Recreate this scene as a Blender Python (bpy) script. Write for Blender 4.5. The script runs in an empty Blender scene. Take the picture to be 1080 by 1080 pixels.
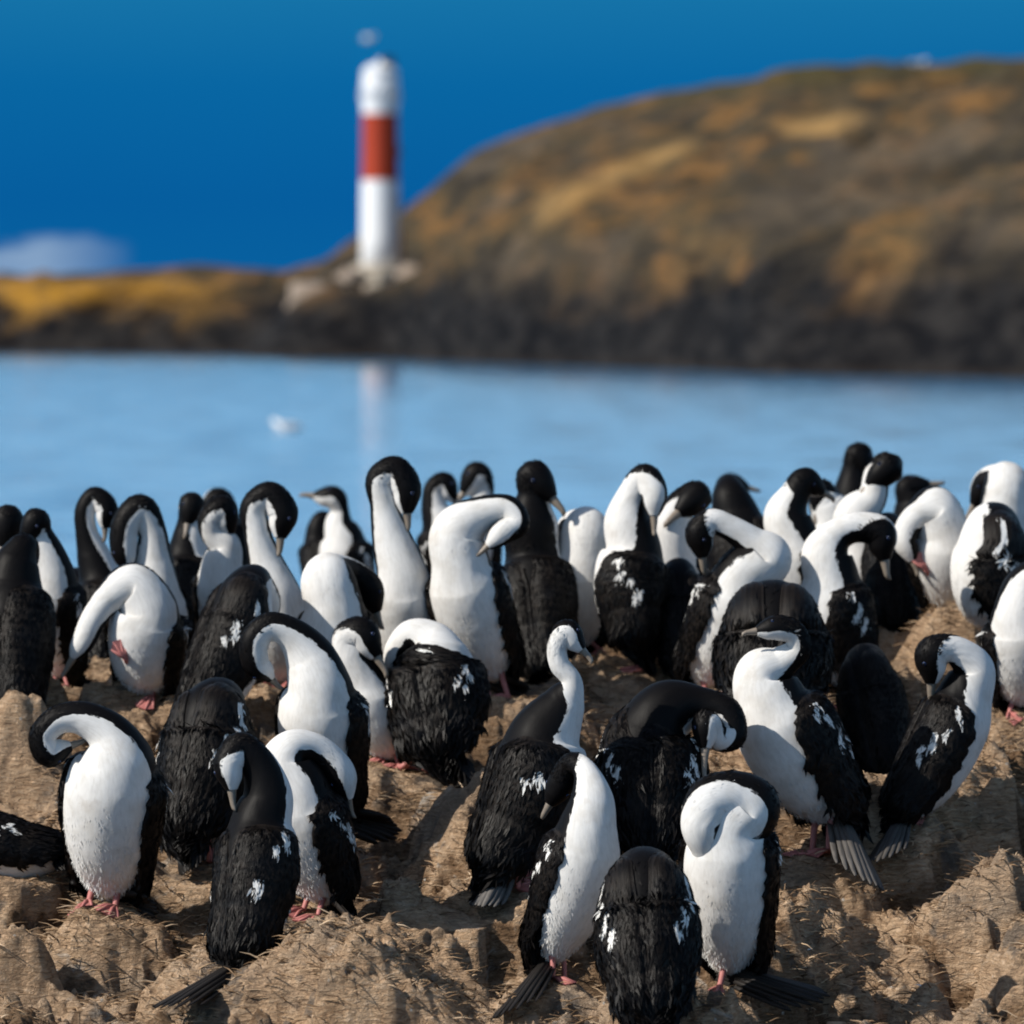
import bpy, math, random
import numpy as np
from mathutils import Vector

rnd = random.Random(7)
rng = np.random.default_rng(7)
scene = bpy.context.scene
col = scene.collection

# ------------------------------------------------------------------ camera
CAM_H = 2.2            # metres above the water
FPX = 6000.0           # focal length in photo pixels (200 mm on 36 mm, 1080 px)
HORIZON = 330.0        # photo row of the horizon
PITCH = math.atan((540.0 - HORIZON) / FPX)
cam_data = bpy.data.cameras.new("camera")
cam_data.lens = 200.0
cam_data.sensor_width = 36.0
cam_data.clip_start = 0.5
cam_data.clip_end = 20000.0
cam_data.dof.use_dof = True
cam_data.dof.focus_distance = 12.35
cam_data.dof.aperture_fstop = 5.0
cam = bpy.data.objects.new("camera", cam_data)
col.objects.link(cam)
cam.location = (0.0, 0.0, CAM_H)
cam.rotation_euler = (math.pi / 2 - PITCH, 0.0, 0.0)
scene.camera = cam

# ------------------------------------------------------------------ sun, sky, exposure
SUN_EL = math.radians(37.0)
SUN_AZ = math.radians(246.0)     # compass, clockwise from +Y (the view direction): behind the camera, to its west side
sun_dir = Vector((math.sin(SUN_AZ) * math.cos(SUN_EL), math.cos(SUN_AZ) * math.cos(SUN_EL), math.sin(SUN_EL)))
sun_data = bpy.data.lights.new("sun", 'SUN')
sun_data.energy = 5.0
sun_data.angle = math.radians(0.5)
sun_data.color = (1.0, 0.94, 0.85)
sun = bpy.data.objects.new("sun", sun_data)
col.objects.link(sun)
sun.rotation_euler = (-sun_dir).to_track_quat('-Z', 'Y').to_euler()

world = bpy.data.worlds.new("World")
scene.world = world
world.use_nodes = True
wn, wl = world.node_tree.nodes, world.node_tree.links
wn.clear()
w_out = wn.new('ShaderNodeOutputWorld')
w_bg = wn.new('ShaderNodeBackground')
w_bg.inputs['Strength'].default_value = 0.08
w_sky = wn.new('ShaderNodeTexSky')
w_sky.sky_type = 'NISHITA'
w_sky.sun_disc = False
w_sky.sun_elevation = SUN_EL
w_sky.sun_rotation = SUN_AZ
w_tc = wn.new('ShaderNodeTexCoord')
w_sep = wn.new('ShaderNodeSeparateXYZ')
wl.new(w_tc.outputs['Generated'], w_sep.inputs[0])
# deep polarised blue low over the strait, paler blue higher up
w_map = wn.new('ShaderNodeMapRange')
w_map.inputs['From Min'].default_value = 0.0
w_map.inputs['From Max'].default_value = 0.5
wl.new(w_sep.outputs['Z'], w_map.inputs['Value'])
w_ramp = wn.new('ShaderNodeValToRGB')
cr = w_ramp.color_ramp
cr.elements[0].position = 0.0
cr.elements[0].color = (0.03, 1.40, 4.05, 1)
cr.elements[1].position = 1.0
cr.elements[1].color = (2.2, 4.4, 9.0, 1)
for p, c in ((0.04, (0.02, 1.28, 4.0, 1)), (0.08, (0.03, 1.55, 4.25, 1)), (0.115, (0.10, 2.05, 4.6, 1)), (0.20, (4.0, 7.6, 11.0, 1)), (0.45, (4.6, 7.9, 11.2, 1))):
    e = cr.elements.new(p)
    e.color = c
wl.new(w_map.outputs[0], w_ramp.inputs[0])
# low bank of pale cloud
w_noise = wn.new('ShaderNodeTexNoise')
w_noise.inputs['Scale'].default_value = 38.0
w_noise.inputs['Detail'].default_value = 6.0
w_mp = wn.new('ShaderNodeMapping')
w_mp.inputs['Scale'].default_value = (1.0, 1.0, 3.5)
wl.new(w_tc.outputs['Generated'], w_mp.inputs[0])
wl.new(w_mp.outputs[0], w_noise.inputs['Vector'])


def wmath(op, a, b=None, clamp=False):
    n = wn.new('ShaderNodeMath')
    n.operation = op
    n.use_clamp = clamp
    for i, v in enumerate((a, b)):
        if v is None:
            continue
        if isinstance(v, (int, float)):
            n.inputs[i].default_value = v
        else:
            wl.new(v, n.inputs[i])
    return n.outputs[0]


cl_top = wmath('MULTIPLY', wmath('SUBTRACT', w_noise.outputs['Fac'], 0.40), 0.030)
cl_h = wmath('ADD', cl_top, 0.0085)
cl = wmath('MULTIPLY', wmath('SUBTRACT', cl_h, w_sep.outputs['Z']), 260.0, True)
side = wmath('MULTIPLY', wmath('SUBTRACT', -0.066, w_sep.outputs['X']), 60.0, True)
cl = wmath('MULTIPLY', wmath('MULTIPLY', cl, side), 0.6)
w_mix1 = wn.new('ShaderNodeMix')
w_mix1.data_type = 'RGBA'
wl.new(cl, w_mix1.inputs['Factor'])
wl.new(w_ramp.outputs['Color'], w_mix1.inputs[6])
w_mix1.inputs[7].default_value = (4.4, 6.0, 8.0, 1)
# Nishita sky overhead
w_hi = wn.new('ShaderNodeMapRange')
w_hi.inputs['From Min'].default_value = 0.25
w_hi.inputs['From Max'].default_value = 0.55
wl.new(w_sep.outputs['Z'], w_hi.inputs['Value'])
w_mix2 = wn.new('ShaderNodeMix')
w_mix2.data_type = 'RGBA'
wl.new(w_hi.outputs[0], w_mix2.inputs['Factor'])
wl.new(w_mix1.outputs[2], w_mix2.inputs[6])
wl.new(w_sky.outputs[0], w_mix2.inputs[7])
wl.new(w_mix2.outputs[2], w_bg.inputs['Color'])
wl.new(w_bg.outputs[0], w_out.inputs['Surface'])

scene.view_settings.view_transform = 'Standard'
scene.view_settings.look = 'None'
scene.view_settings.gamma = 1.0
scene.view_settings.exposure = 0.1
scene.cycles.filter_width = 1.9

# ------------------------------------------------------------------ helpers
CP, SP = math.cos(PITCH), math.sin(PITCH)


def at(x, y, D):
    """Point seen at photo pixel (x, y) at ground distance D (world Y)."""
    cx, cy = (x - 540.0) / FPX, -(y - 540.0) / FPX
    dy = CP + cy * SP
    dz = -SP + cy * CP
    k = D / dy
    return np.array((cx * k, D, CAM_H + dz * k))


def smooth(a, b, x):
    t = np.clip((x - a) / (b - a), 0.0, 1.0)
    return t * t * (3 - 2 * t)


def _hash(ix, iy, seed):
    h = (ix.astype(np.int64) * 374761393 + iy.astype(np.int64) * 668265263 + seed * 1442695041) & 0xFFFFFFFF
    h = ((h ^ (h >> 13)) * 1274126177) & 0xFFFFFFFF
    h = h ^ (h >> 16)
    return (h & 0xFFFF) / 65535.0


def vnoise(x, y, seed=0):
    ix, iy = np.floor(x), np.floor(y)
    fx, fy = x - ix, y - iy
    fx, fy = fx * fx * fx * (fx * (fx * 6 - 15) + 10), fy * fy * fy * (fy * (fy * 6 - 15) + 10)
    a, b = _hash(ix, iy, seed), _hash(ix + 1, iy, seed)
    c, d = _hash(ix, iy + 1, seed), _hash(ix + 1, iy + 1, seed)
    return (a * (1 - fx) + b * fx) * (1 - fy) + (c * (1 - fx) + d * fx) * fy - 0.5


def fbm(x, y, octaves=4, seed=0, gain=0.5):
    s, a = 0.0, 1.0
    for o in range(octaves):
        s = s + a * vnoise(x, y, seed + o * 17)
        x, y, a = x * 2.03 + 3.1, y * 2.03 + 1.7, a * gain
    return s


def mesh_obj(name, verts, faces, mats, parent=None, smooth_shade=True, uvs=None, attrs=None, mat_idx=None):
    me = bpy.data.meshes.new(name)
    me.from_pydata([tuple(v) for v in verts], [], [tuple(f) for f in faces])
    if smooth_shade:
        me.polygons.foreach_set('use_smooth', [True] * len(me.polygons))
    for m in (mats if isinstance(mats, (list, tuple)) else [mats]):
        me.materials.append(m)
    if mat_idx is not None:
        me.polygons.foreach_set('material_index', mat_idx)
    if uvs is not None:
        lay = me.uv_layers.new(name='UVMap')
        lay.data.foreach_set('uv', np.asarray(uvs, dtype=np.float32).ravel())
    for k, v in (attrs or {}).items():
        a = me.attributes.new(k, 'FLOAT', 'POINT')
        a.data.foreach_set('value', np.asarray(v, dtype=np.float32))
    me.update()
    o = bpy.data.objects.new(name, me)
    col.objects.link(o)
    if parent is not None:
        o.parent = parent
    return o


def fast_mesh(name, v, quads, mat, parent, uv=None, attrs=None):
    me = bpy.data.meshes.new(name)
    v = np.asarray(v, np.float32)
    quads = np.asarray(quads, np.int32)
    me.vertices.add(len(v))
    me.vertices.foreach_set('co', v.ravel())
    me.loops.add(quads.size)
    me.loops.foreach_set('vertex_index', quads.ravel())
    me.polygons.add(len(quads))
    me.polygons.foreach_set('loop_start', np.arange(len(quads), dtype=np.int32) * 4)
    me.polygons.foreach_set('use_smooth', np.ones(len(quads), dtype=bool))
    me.materials.append(mat)
    if uv is not None:
        me.uv_layers.new(name='UVMap').data.foreach_set('uv', np.asarray(uv, np.float32).ravel())
    for k, val in (attrs or {}).items():
        at_ = me.attributes.new(k, 'FLOAT', 'POINT')
        at_.data.foreach_set('value', np.asarray(val, np.float32).ravel())
    me.update()
    o = bpy.data.objects.new(name, me)
    col.objects.link(o)
    o.parent = parent
    return o


def empty(name, loc):
    o = bpy.data.objects.new(name, None)
    o.empty_display_size = 0.05
    col.objects.link(o)
    o.location = loc
    return o


def tag(o, label=None, cat=None, group=None, kind=None):
    for k, v in (('label', label), ('category', cat), ('group', group), ('kind', kind)):
        if v:
            o[k] = v
    return o


class MB:
    """Collects shapes into one mesh."""
    def __init__(self):
        self.v, self.f, self.m = [], [], []

    def add(self, verts, faces, m=0):
        b = len(self.v)
        self.v += [tuple(map(float, p)) for p in verts]
        self.f += [tuple(i + b for i in q) for q in faces]
        self.m += [m] * len(faces)

    def tube(self, pts, radii, n=10, m=0, caps=True, squash=1.0, up=(0, 0, 1)):
        pts = np.asarray(pts, float)
        N = len(pts)
        T = np.gradient(pts, axis=0)
        T /= np.linalg.norm(T, axis=1)[:, None] + 1e-12
        u = np.asarray(up, float)
        if abs(np.dot(u, T[0])) > 0.95:
            u = np.array((1.0, 0.0, 0.0))
        vs = []
        for i in range(N):
            u = u - np.dot(u, T[i]) * T[i]
            u /= np.linalg.norm(u) + 1e-12
            s = np.cross(T[i], u)
            for k in range(n):
                a = 2 * math.pi * k / n
                vs.append(pts[i] + radii[i] * (math.cos(a) * u * squash + math.sin(a) * s))
        fs = [(i * n + k, i * n + (k + 1) % n, (i + 1) * n + (k + 1) % n, (i + 1) * n + k) for i in range(N - 1) for k in range(n)]
        if caps:
            fs += [tuple(range(n))[::-1], tuple((N - 1) * n + k for k in range(n))]
        self.add(vs, fs, m)

    def lathe(self, prof, n=32, m=0, c=(0, 0, 0)):
        vs, fs = [], []
        for r, z in prof:
            for k in range(n):
                a = 2 * math.pi * k / n
                vs.append((c[0] + r * math.cos(a), c[1] + r * math.sin(a), c[2] + z))
        for i in range(len(prof) - 1):
            for k in range(n):
                fs.append((i * n + k, i * n + (k + 1) % n, (i + 1) * n + (k + 1) % n, (i + 1) * n + k))
        fs += [tuple(range(n))[::-1], tuple((len(prof) - 1) * n + k for k in range(n))]
        self.add(vs, fs, m)

    def box(self, c, s, m=0, rz=0.0):
        c, s = np.asarray(c, float), np.asarray(s, float) / 2
        vs = [np.array((x * s[0], y * s[1], z * s[2])) for z in (-1, 1) for x, y in ((-1, -1), (1, -1), (1, 1), (-1, 1))]
        ca, sa = math.cos(rz), math.sin(rz)
        vs = [c + np.array((v[0] * ca - v[1] * sa, v[0] * sa + v[1] * ca, v[2])) for v in vs]
        self.add(vs, [(3, 2, 1, 0), (4, 5, 6, 7), (0, 1, 5, 4), (1, 2, 6, 5), (2, 3, 7, 6), (3, 0, 4, 7)], m)

    def build(self, name, mats, parent=None, smooth_shade=True):
        return mesh_obj(name, self.v, self.f, mats, parent, smooth_shade, mat_idx=self.m)


# ------------------------------------------------------------------ materials
class NT:
    def __init__(self, name):
        self.m = bpy.data.materials.new(name)
        self.m.use_nodes = True
        self.n, self.l = self.m.node_tree.nodes, self.m.node_tree.links
        self.n.clear()
        self.out = self.n.new('ShaderNodeOutputMaterial')
        self.p = self.n.new('ShaderNodeBsdfPrincipled')
        self.l.new(self.p.outputs[0], self.out.inputs['Surface'])

    def put(self, sock, v):
        if isinstance(v, (int, float)):
            sock.default_value = v
        elif isinstance(v, tuple):
            sock.default_value = v if len(v) != 3 or sock.type == 'VECTOR' else (*v, 1.0)
        else:
            self.l.new(v, sock)

    def math(self, op, a, b=0.0, c=None, clamp=False):
        n = self.n.new('ShaderNodeMath')
        n.operation = op
        n.use_clamp = clamp
        self.put(n.inputs[0], a)
        self.put(n.inputs[1], b)
        if c is not None:
            self.put(n.inputs[2], c)
        return n.outputs[0]

    def mix(self, f, a, b, blend='MIX'):
        n = self.n.new('ShaderNodeMix')
        n.data_type = 'RGBA'
        n.blend_type = blend
        self.put(n.inputs[0], f)
        self.put(n.inputs[6], a)
        self.put(n.inputs[7], b)
        return n.outputs[2]

    def noise(self, vec, scale, detail=4.0, rough=0.55, dist=0.0):
        n = self.n.new('ShaderNodeTexNoise')
        n.inputs['Scale'].default_value = scale
        n.inputs['Detail'].default_value = detail
        n.inputs['Roughness'].default_value = rough
        n.inputs['Distortion'].default_value = dist
        if vec is not None:
            self.l.new(vec, n.inputs['Vector'])
        return n.outputs['Fac']

    def voronoi(self, vec, scale, feature='F1'):
        n = self.n.new('ShaderNodeTexVoronoi')
        n.feature = feature
        n.inputs['Scale'].default_value = scale
        self.l.new(vec, n.inputs['Vector'])
        return n

    def mapping(self, vec, scale=(1, 1, 1), loc=(0, 0, 0), rot=(0, 0, 0)):
        n = self.n.new('ShaderNodeMapping')
        n.inputs['Scale'].default_value = scale
        n.inputs['Location'].default_value = loc
        n.inputs['Rotation'].default_value = rot
        self.l.new(vec, n.inputs['Vector'])
        return n.outputs[0]

    def coord(self, which='Object'):
        return self.n.new('ShaderNodeTexCoord').outputs[which]

    def pos(self):
        return self.n.new('ShaderNodeNewGeometry').outputs['Position']

    def attr(self, name):
        n = self.n.new('ShaderNodeAttribute')
        n.attribute_name = name
        return n.outputs['Fac']

    def ramp(self, f, stops):
        n = self.n.new('ShaderNodeValToRGB')
        e = n.color_ramp.elements
        e[0].position, e[0].color = stops[0][0], (*stops[0][1], 1)
        e[1].position, e[1].color = stops[-1][0], (*stops[-1][1], 1)
        for p, c in stops[1:-1]:
            k = e.new(p)
            k.color = (*c, 1)
        self.l.new(f, n.inputs[0])
        return n.outputs['Color']

    def step(self, v, a, b):
        n = self.n.new('ShaderNodeMapRange')
        n.interpolation_type = 'SMOOTHSTEP'
        n.inputs['From Min'].default_value = a
        n.inputs['From Max'].default_value = b
        self.put(n.inputs['Value'], v)
        return n.outputs[0]

    def bump(self, h, strength, dist):
        n = self.n.new('ShaderNodeBump')
        n.inputs['Strength'].default_value = strength
        n.inputs['Distance'].default_value = dist
        self.l.new(h, n.inputs['Height'])
        self.l.new(n.outputs[0], self.p.inputs['Normal'])

    def set(self, **k):
        for key, v in k.items():
            self.put(self.p.inputs[key.replace('_', ' ')], v)
        return self.m


def flat(name, c, rough=0.6, var=0.25, scale=40.0, metallic=0.0):
    t = NT(name)
    n = t.noise(t.coord(), scale, 5.0)
    base = t.mix(n, tuple(x * (1 - var) for x in c), tuple(min(1.0, x * (1 + var)) for x in c))
    return t.set(Base_Color=base, Roughness=rough, Metallic=metallic)


def make_plumage():
    t = NT('plumage')
    uv = t.coord('UV')
    ob = t.coord('Object')
    jag = t.noise(t.mapping(uv, (60, 260, 1)), 1.0, 2.0)
    w = t.math('ADD', t.attr('white'), t.math('MULTIPLY', t.math('SUBTRACT', jag, 0.5), 0.42))
    mask = t.step(w, -0.03, 0.03)
    strand = t.noise(t.mapping(uv, (55, 420, 1)), 1.0, 3.0, 0.6)
    patch = t.noise(ob, 22.0, 4.0)
    blk = t.mix(t.math('MULTIPLY', t.attr('tone'), t.math('ADD', 0.4, strand)), (0.0016, 0.0016, 0.0022), (0.022, 0.0185, 0.0165))
    wht = t.mix(t.step(patch, 0.42, 0.72), (0.70, 0.69, 0.67), (0.60, 0.58, 0.545))
    fibre = t.noise(t.mapping(uv, (38, 330, 1)), 1.0, 4.0, 0.7)
    wht = t.mix(t.math('MULTIPLY', t.step(fibre, 0.40, 0.75), 0.55), wht, (0.50, 0.485, 0.46))
    wht = t.mix(t.math('MULTIPLY', t.attr('tone'), 0.45), wht, (0.78, 0.775, 0.765))
    wht = t.mix(t.math('MULTIPLY', t.step(t.noise(ob, 9.0, 5.0, 0.65), 0.56, 0.72), 0.45), wht, (0.47, 0.42, 0.36))
    wht = t.mix(t.step(t.math('MULTIPLY', t.attr('dirt'), t.math('ADD', 0.35, patch)), 0.25, 0.9), wht, (0.46, 0.38, 0.29))
    t.bump(t.math('ADD', t.math('MULTIPLY', strand, 0.5), t.math('MULTIPLY', t.noise(ob, 95.0, 3.0), 0.3)), 0.3, 0.002)
    return t.set(Base_Color=t.mix(mask, blk, wht), Roughness=t.math('MULTIPLY_ADD', mask, 0.35, 0.5), Specular_IOR_Level=0.09)


def make_wing():
    t = NT('wing_feathers')
    uv = t.coord('UV')
    sep = t.n.new('ShaderNodeSeparateXYZ')
    t.l.new(uv, sep.inputs[0])
    u, v = sep.outputs[0], sep.outputs[1]
    ob = t.coord('Object')
    strand = t.noise(t.mapping(uv, (6, 120, 1)), 1.0, 3.0, 0.6)
    pat = t.attr('tone')
    big = t.noise(ob, 16.0, 3.0)
    c = t.mix(t.math('MULTIPLY', pat, t.math('ADD', 0.25, strand)), (0.0012, 0.0012, 0.0016), (0.024, 0.0185, 0.015))
    c = t.mix(t.math('MULTIPLY', t.step(big, 0.5, 0.72), 0.8), c, (0.0028, 0.0034, 0.005))
    # broken white bar: single white covert feathers
    bar = t.step(t.math('ADD', t.attr('bar'), t.math('MULTIPLY', t.math('SUBTRACT', t.noise(ob, 160.0, 2.0), 0.5), 0.5)), 0.45, 0.55)
    c = t.mix(bar, c, (0.78, 0.77, 0.74))
    t.bump(strand, 0.5, 0.0025)
    return t.set(Base_Color=c, Roughness=0.45, Specular_IOR_Level=0.11)


def make_tail():
    t = NT('tail_feathers')
    uv = t.coord('UV')
    s = t.noise(t.mapping(uv, (4, 60, 1)), 1.0, 3.0, 0.6)
    c = t.mix(t.attr('grey'), t.mix(s, (0.003, 0.003, 0.003), (0.03, 0.025, 0.022)), t.mix(s, (0.03, 0.027, 0.025), (0.28, 0.26, 0.24)))
    t.bump(s, 0.5, 0.003)
    return t.set(Base_Color=c, Roughness=0.6, Specular_IOR_Level=0.25)


def make_ground():
    t = NT('peat_rock')
    p = t.pos()
    big = t.noise(p, 2.2, 5.0, 0.6)
    mid = t.noise(p, 9.0, 6.0, 0.62, 0.4)
    fib = t.noise(t.mapping(p, (30, 30, 110), rot=(0.2, 0.3, 0.6)), 1.0, 5.0, 0.65, 1.2)
    fine = t.noise(p, 150.0, 4.0, 0.6)
    c = t.ramp(t.math('ADD', t.math('MULTIPLY', mid, 0.45), t.math('MULTIPLY', fib, 0.62)),
               [(0.34, (0.022, 0.013, 0.008)), (0.42, (0.13, 0.078, 0.042)), (0.49, (0.38, 0.225, 0.12)), (0.57, (0.58, 0.385, 0.23)), (0.72, (0.66, 0.51, 0.37))])
    dk = t.noise(t.mapping(p, (3.2, 3.2, 7.0), loc=(4.0, 2.0, 1.0)), 1.0, 6.0, 0.65, 0.8)
    c = t.mix(t.math('MULTIPLY', t.step(dk, 0.56, 0.64), 0.75), c, t.mix(fib, (0.012, 0.008, 0.006), (0.12, 0.08, 0.05)))
    c = t.mix(t.math('MULTIPLY', t.step(big, 0.52, 0.66), 0.55), c, t.mix(fine, (0.16, 0.135, 0.11), (0.36, 0.31, 0.26)))
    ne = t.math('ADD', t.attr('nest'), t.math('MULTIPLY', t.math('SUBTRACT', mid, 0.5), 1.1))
    c = t.mix(t.step(ne, 0.25, 0.6), t.mix(0.62, c, t.mix(fib, (0.016, 0.010, 0.007), (0.16, 0.095, 0.052))), t.mix(0.45, c, t.mix(fib, (0.25, 0.16, 0.095), (0.76, 0.575, 0.405))))  # pale straw on mound tops; shade of the gaps painted into the colour
    # guano: grey crust with shape of its own
    gu = t.noise(p, 4.3, 5.0, 0.6, 0.6)
    c = t.mix(t.math('MULTIPLY', t.step(gu, 0.56, 0.64), 0.75), c, t.mix(fine, (0.04, 0.036, 0.032), (0.19, 0.172, 0.155)))
    wh = t.noise(t.mapping(p, (5.5, 5.5, 9.0), loc=(9.0, 1.0, 3.0)), 1.0, 7.0, 0.7, 1.0)
    c = t.mix(t.math('MULTIPLY', t.step(wh, 0.60, 0.68), 0.6), c, t.mix(fine, (0.30, 0.27, 0.23), (0.66, 0.62, 0.56)))
    sp = t.voronoi(p, 26.0)
    c = t.mix(t.math('MULTIPLY', t.math('SUBTRACT', 1.0, t.step(sp.outputs['Distance'], 0.05, 0.13)), t.step(t.noise(p, 6.0, 2.0), 0.5, 0.6)), c, (0.55, 0.52, 0.47))
    h = t.math('ADD', t.math('MULTIPLY', fib, 0.8), t.math('ADD', t.math('MULTIPLY', fine, 0.3), mid))
    t.bump(h, 1.0, 0.03)
    return t.set(Base_Color=c, Roughness=0.92, Specular_IOR_Level=0.15)


def make_straw():
    t = NT('dry_straw')
    r = t.attr('tone')
    c = t.ramp(r, [(0.0, (0.07, 0.045, 0.025)), (0.35, (0.20, 0.125, 0.07)), (0.7, (0.44, 0.30, 0.18)), (1.0, (0.62, 0.49, 0.35))])
    return t.set(Base_Color=c, Roughness=0.8, Specular_IOR_Level=0.2)


def make_water():
    t = NT('sea_water')
    p = t.pos()
    a = t.noise(t.mapping(p, (0.5, 4.0, 1)), 1.0, 4.0, 0.6, 0.2)
    b = t.noise(t.mapping(p, (1.3, 1.3, 1), loc=(7.0, 3.0, 0.0)), 1.0, 3.0, 0.6, 0.2)
    cx = t.n.new('ShaderNodeCombineXYZ')
    t.put(cx.inputs[0], t.math('MULTIPLY', t.math('SUBTRACT', b, 0.5), 0.05))
    # calmer in the lee of the far island
    ps = t.n.new('ShaderNodeSeparateXYZ')
    t.l.new(p, ps.inputs[0])
    lee = t.step(ps.outputs[1], 90.0, 260.0)
    t.put(cx.inputs[1], t.math('MULTIPLY', t.math('SUBTRACT', a, 0.60), t.math('MULTIPLY_ADD', lee, -0.20, 0.50)))
    cx.inputs[2].default_value = 1.0
    nm = t.n.new('ShaderNodeVectorMath')
    nm.operation = 'NORMALIZE'
    t.l.new(cx.outputs[0], nm.inputs[0])
    t.l.new(nm.outputs[0], t.p.inputs['Normal'])
    return t.set(Base_Color=(0.055, 0.19, 0.36), Roughness=0.06, IOR=1.333, Specular_IOR_Level=0.5)


def make_far():
    t = NT('island_turf')
    p = t.pos()
    sep = t.n.new('ShaderNodeSeparateXYZ')
    t.l.new(p, sep.inputs[0])
    z = sep.outputs[2]
    n1 = t.noise(t.mapping(p, (0.16, 0.10, 0.30)), 1.0, 6.0, 0.6, 0.5)
    n2 = t.noise(t.mapping(p, (0.55, 0.3, 1.1)), 1.0, 6.0, 0.7, 0.3)
    n3 = t.noise(t.mapping(p, (0.10, 0.05, 0.25), loc=(3.0, 1.0, 0.0)), 1.0, 3.0, 0.5)
    c = t.ramp(t.math('ADD', t.math('MULTIPLY', n1, 0.5), t.math('MULTIPLY', n2, 0.52)),
               [(0.38, (0.016, 0.014, 0.012)), (0.45, (0.045, 0.037, 0.026)), (0.51, (0.070, 0.052, 0.028)), (0.57, (0.145, 0.078, 0.030)), (0.66, (0.25, 0.135, 0.048))])
    c = t.mix(t.math('MULTIPLY', t.step(n3, 0.52, 0.64), 0.6), c, t.mix(n2, (0.04, 0.033, 0.025), (0.16, 0.125, 0.09)))
    n4 = t.noise(t.mapping(p, (0.22, 0.12, 0.5), loc=(8.0, 2.0, 5.0)), 1.0, 6.0, 0.7, 0.6)
    c = t.mix(t.math('MULTIPLY', t.step(n4, 0.50, 0.60), 0.6), c, t.mix(n2, (0.012, 0.011, 0.010), (0.05, 0.042, 0.03)))
    c = t.mix(t.math('MULTIPLY', t.step(z, 11.5, 14.5), 0.6), c, t.mix(n2, (0.035, 0.036, 0.012), (0.11, 0.09, 0.03)))
    c = t.mix(t.math('MULTIPLY', t.attr('gold'), 0.8), c, t.mix(n2, (0.24, 0.14, 0.05), (0.50, 0.31, 0.12)))
    c = t.mix(t.math('MULTIPLY', t.attr('lichen'), t.step(n2, 0.30, 0.52)), c, t.mix(n1, (0.22, 0.10, 0.012), (0.44, 0.23, 0.03)))
    # bare black rock in the tidal zone, with an uneven upper edge
    ze = t.math('ADD', z, t.math('MULTIPLY', t.math('SUBTRACT', n1, 0.5), 6.0))
    rock = t.math('SUBTRACT', 1.0, t.step(t.math('ADD', t.math('SUBTRACT', ze, t.attr('rockline')), t.math('MULTIPLY', t.math('SUBTRACT', n4, 0.5), 7.0)), -1.4, 1.8))
    c = t.mix(rock, c, t.mix(t.step(n2, 0.4, 0.66), (0.004, 0.004, 0.005), (0.024, 0.022, 0.021)))
    c = t.mix(t.math('MULTIPLY', t.math('SUBTRACT', 1.0, t.step(z, 0.1, 0.4)), 0.4), c, (0.03, 0.022, 0.016))
    t.bump(t.math('ADD', n1, t.math('MULTIPLY', n2, 0.6)), 0.7, 1.2)
    return t.set(Base_Color=c, Roughness=0.95, Specular_IOR_Level=0.1)


def make_tower():
    t = NT('painted_tower')
    sep = t.n.new('ShaderNodeSeparateXYZ')
    t.l.new(t.coord('Object'), sep.inputs[0])
    z = sep.outputs[2]
    red = t.math('MULTIPLY', t.step(z, 4.86, 4.88), t.math('SUBTRACT', 1.0, t.step(z, 8.18, 8.20)))
    n = t.noise(t.mapping(t.coord(), (1.2, 1.2, 0.35)), 1.0, 5.0)
    c = t.mix(red, t.mix(n, (0.74, 0.75, 0.76), (0.86, 0.86, 0.85)), t.mix(n, (0.30, 0.030, 0.012), (0.42, 0.055, 0.020)))
    return t.set(Base_Color=c, Roughness=0.65, Specular_IOR_Level=0.2)


M = {
    'plumage': make_plumage(), 'wing': make_wing(), 'tail': make_tail(), 'ground': make_ground(), 'straw': make_straw(),
    'water': make_water(), 'far': make_far(), 'tower': make_tower(),
    'foot': flat('pink_skin', (0.42, 0.15, 0.135), 0.6, 0.25, 60.0),
    'bill': flat('horn_bill', (0.20, 0.165, 0.13), 0.45, 0.35, 70.0),
    'eye_ring': flat('blue_eye_ring', (0.012, 0.035, 0.12), 0.4),
    'pupil': flat('dark_pupil', (0.004, 0.003, 0.003), 0.15),
    'concrete': flat('pale_concrete', (0.42, 0.37, 0.30), 0.9, 0.3, 1.5),
    'metal': flat('dark_metal', (0.03, 0.04, 0.05), 0.4, 0.3, 4.0),
    'white_metal': flat('white_metal', (0.80, 0.81, 0.82), 0.45, 0.06, 3.0),
    'glass': flat('lantern_glass', (0.45, 0.50, 0.54), 0.1, 0.1, 3.0),
    'stone': flat('shore_stone', (0.26, 0.205, 0.16), 0.95, 0.5, 1.2),
    'gull_white': flat('gull_white', (0.78, 0.78, 0.77), 0.7, 0.05, 20.0),
    'gull_grey': flat('gull_grey', (0.36, 0.38, 0.41), 0.7, 0.1, 20.0),
    'door': flat('red_door', (0.22, 0.04, 0.02), 0.6, 0.2, 3.0),
    'down': flat('feather_white', (0.72, 0.71, 0.68), 0.8, 0.1, 60.0),
    'pebble': flat('grey_pebble', (0.15, 0.135, 0.12), 0.9, 0.35, 60.0),
}

# ------------------------------------------------------------------ the birds' places (photo pixels; depth d: + is farther away)
K_D = 0.00714


def depth(fy):
    return 12.0 + (1040.0 - fy) * K_D


CAMV = (0.0, -0.2, -1.0)   # ventral side towards the camera
BIRDS = []


def B(label, foot, hip, sh, R, yaw, neck, bill, **k):
    k.update(label=label, foot=foot, hip=hip, sh=sh, R=R, yaw=yaw, neck=neck, bill=bill)
    k.setdefault('D', depth(foot[1]))
    BIRDS.append(k)


BACKP = [(-0.30, 0.10), (-0.20, 0.42), (-0.02, 0.74), (0.24, 0.95), (0.50, 1.0), (0.78, 0.96), (1.0, 0.80)]

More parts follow.
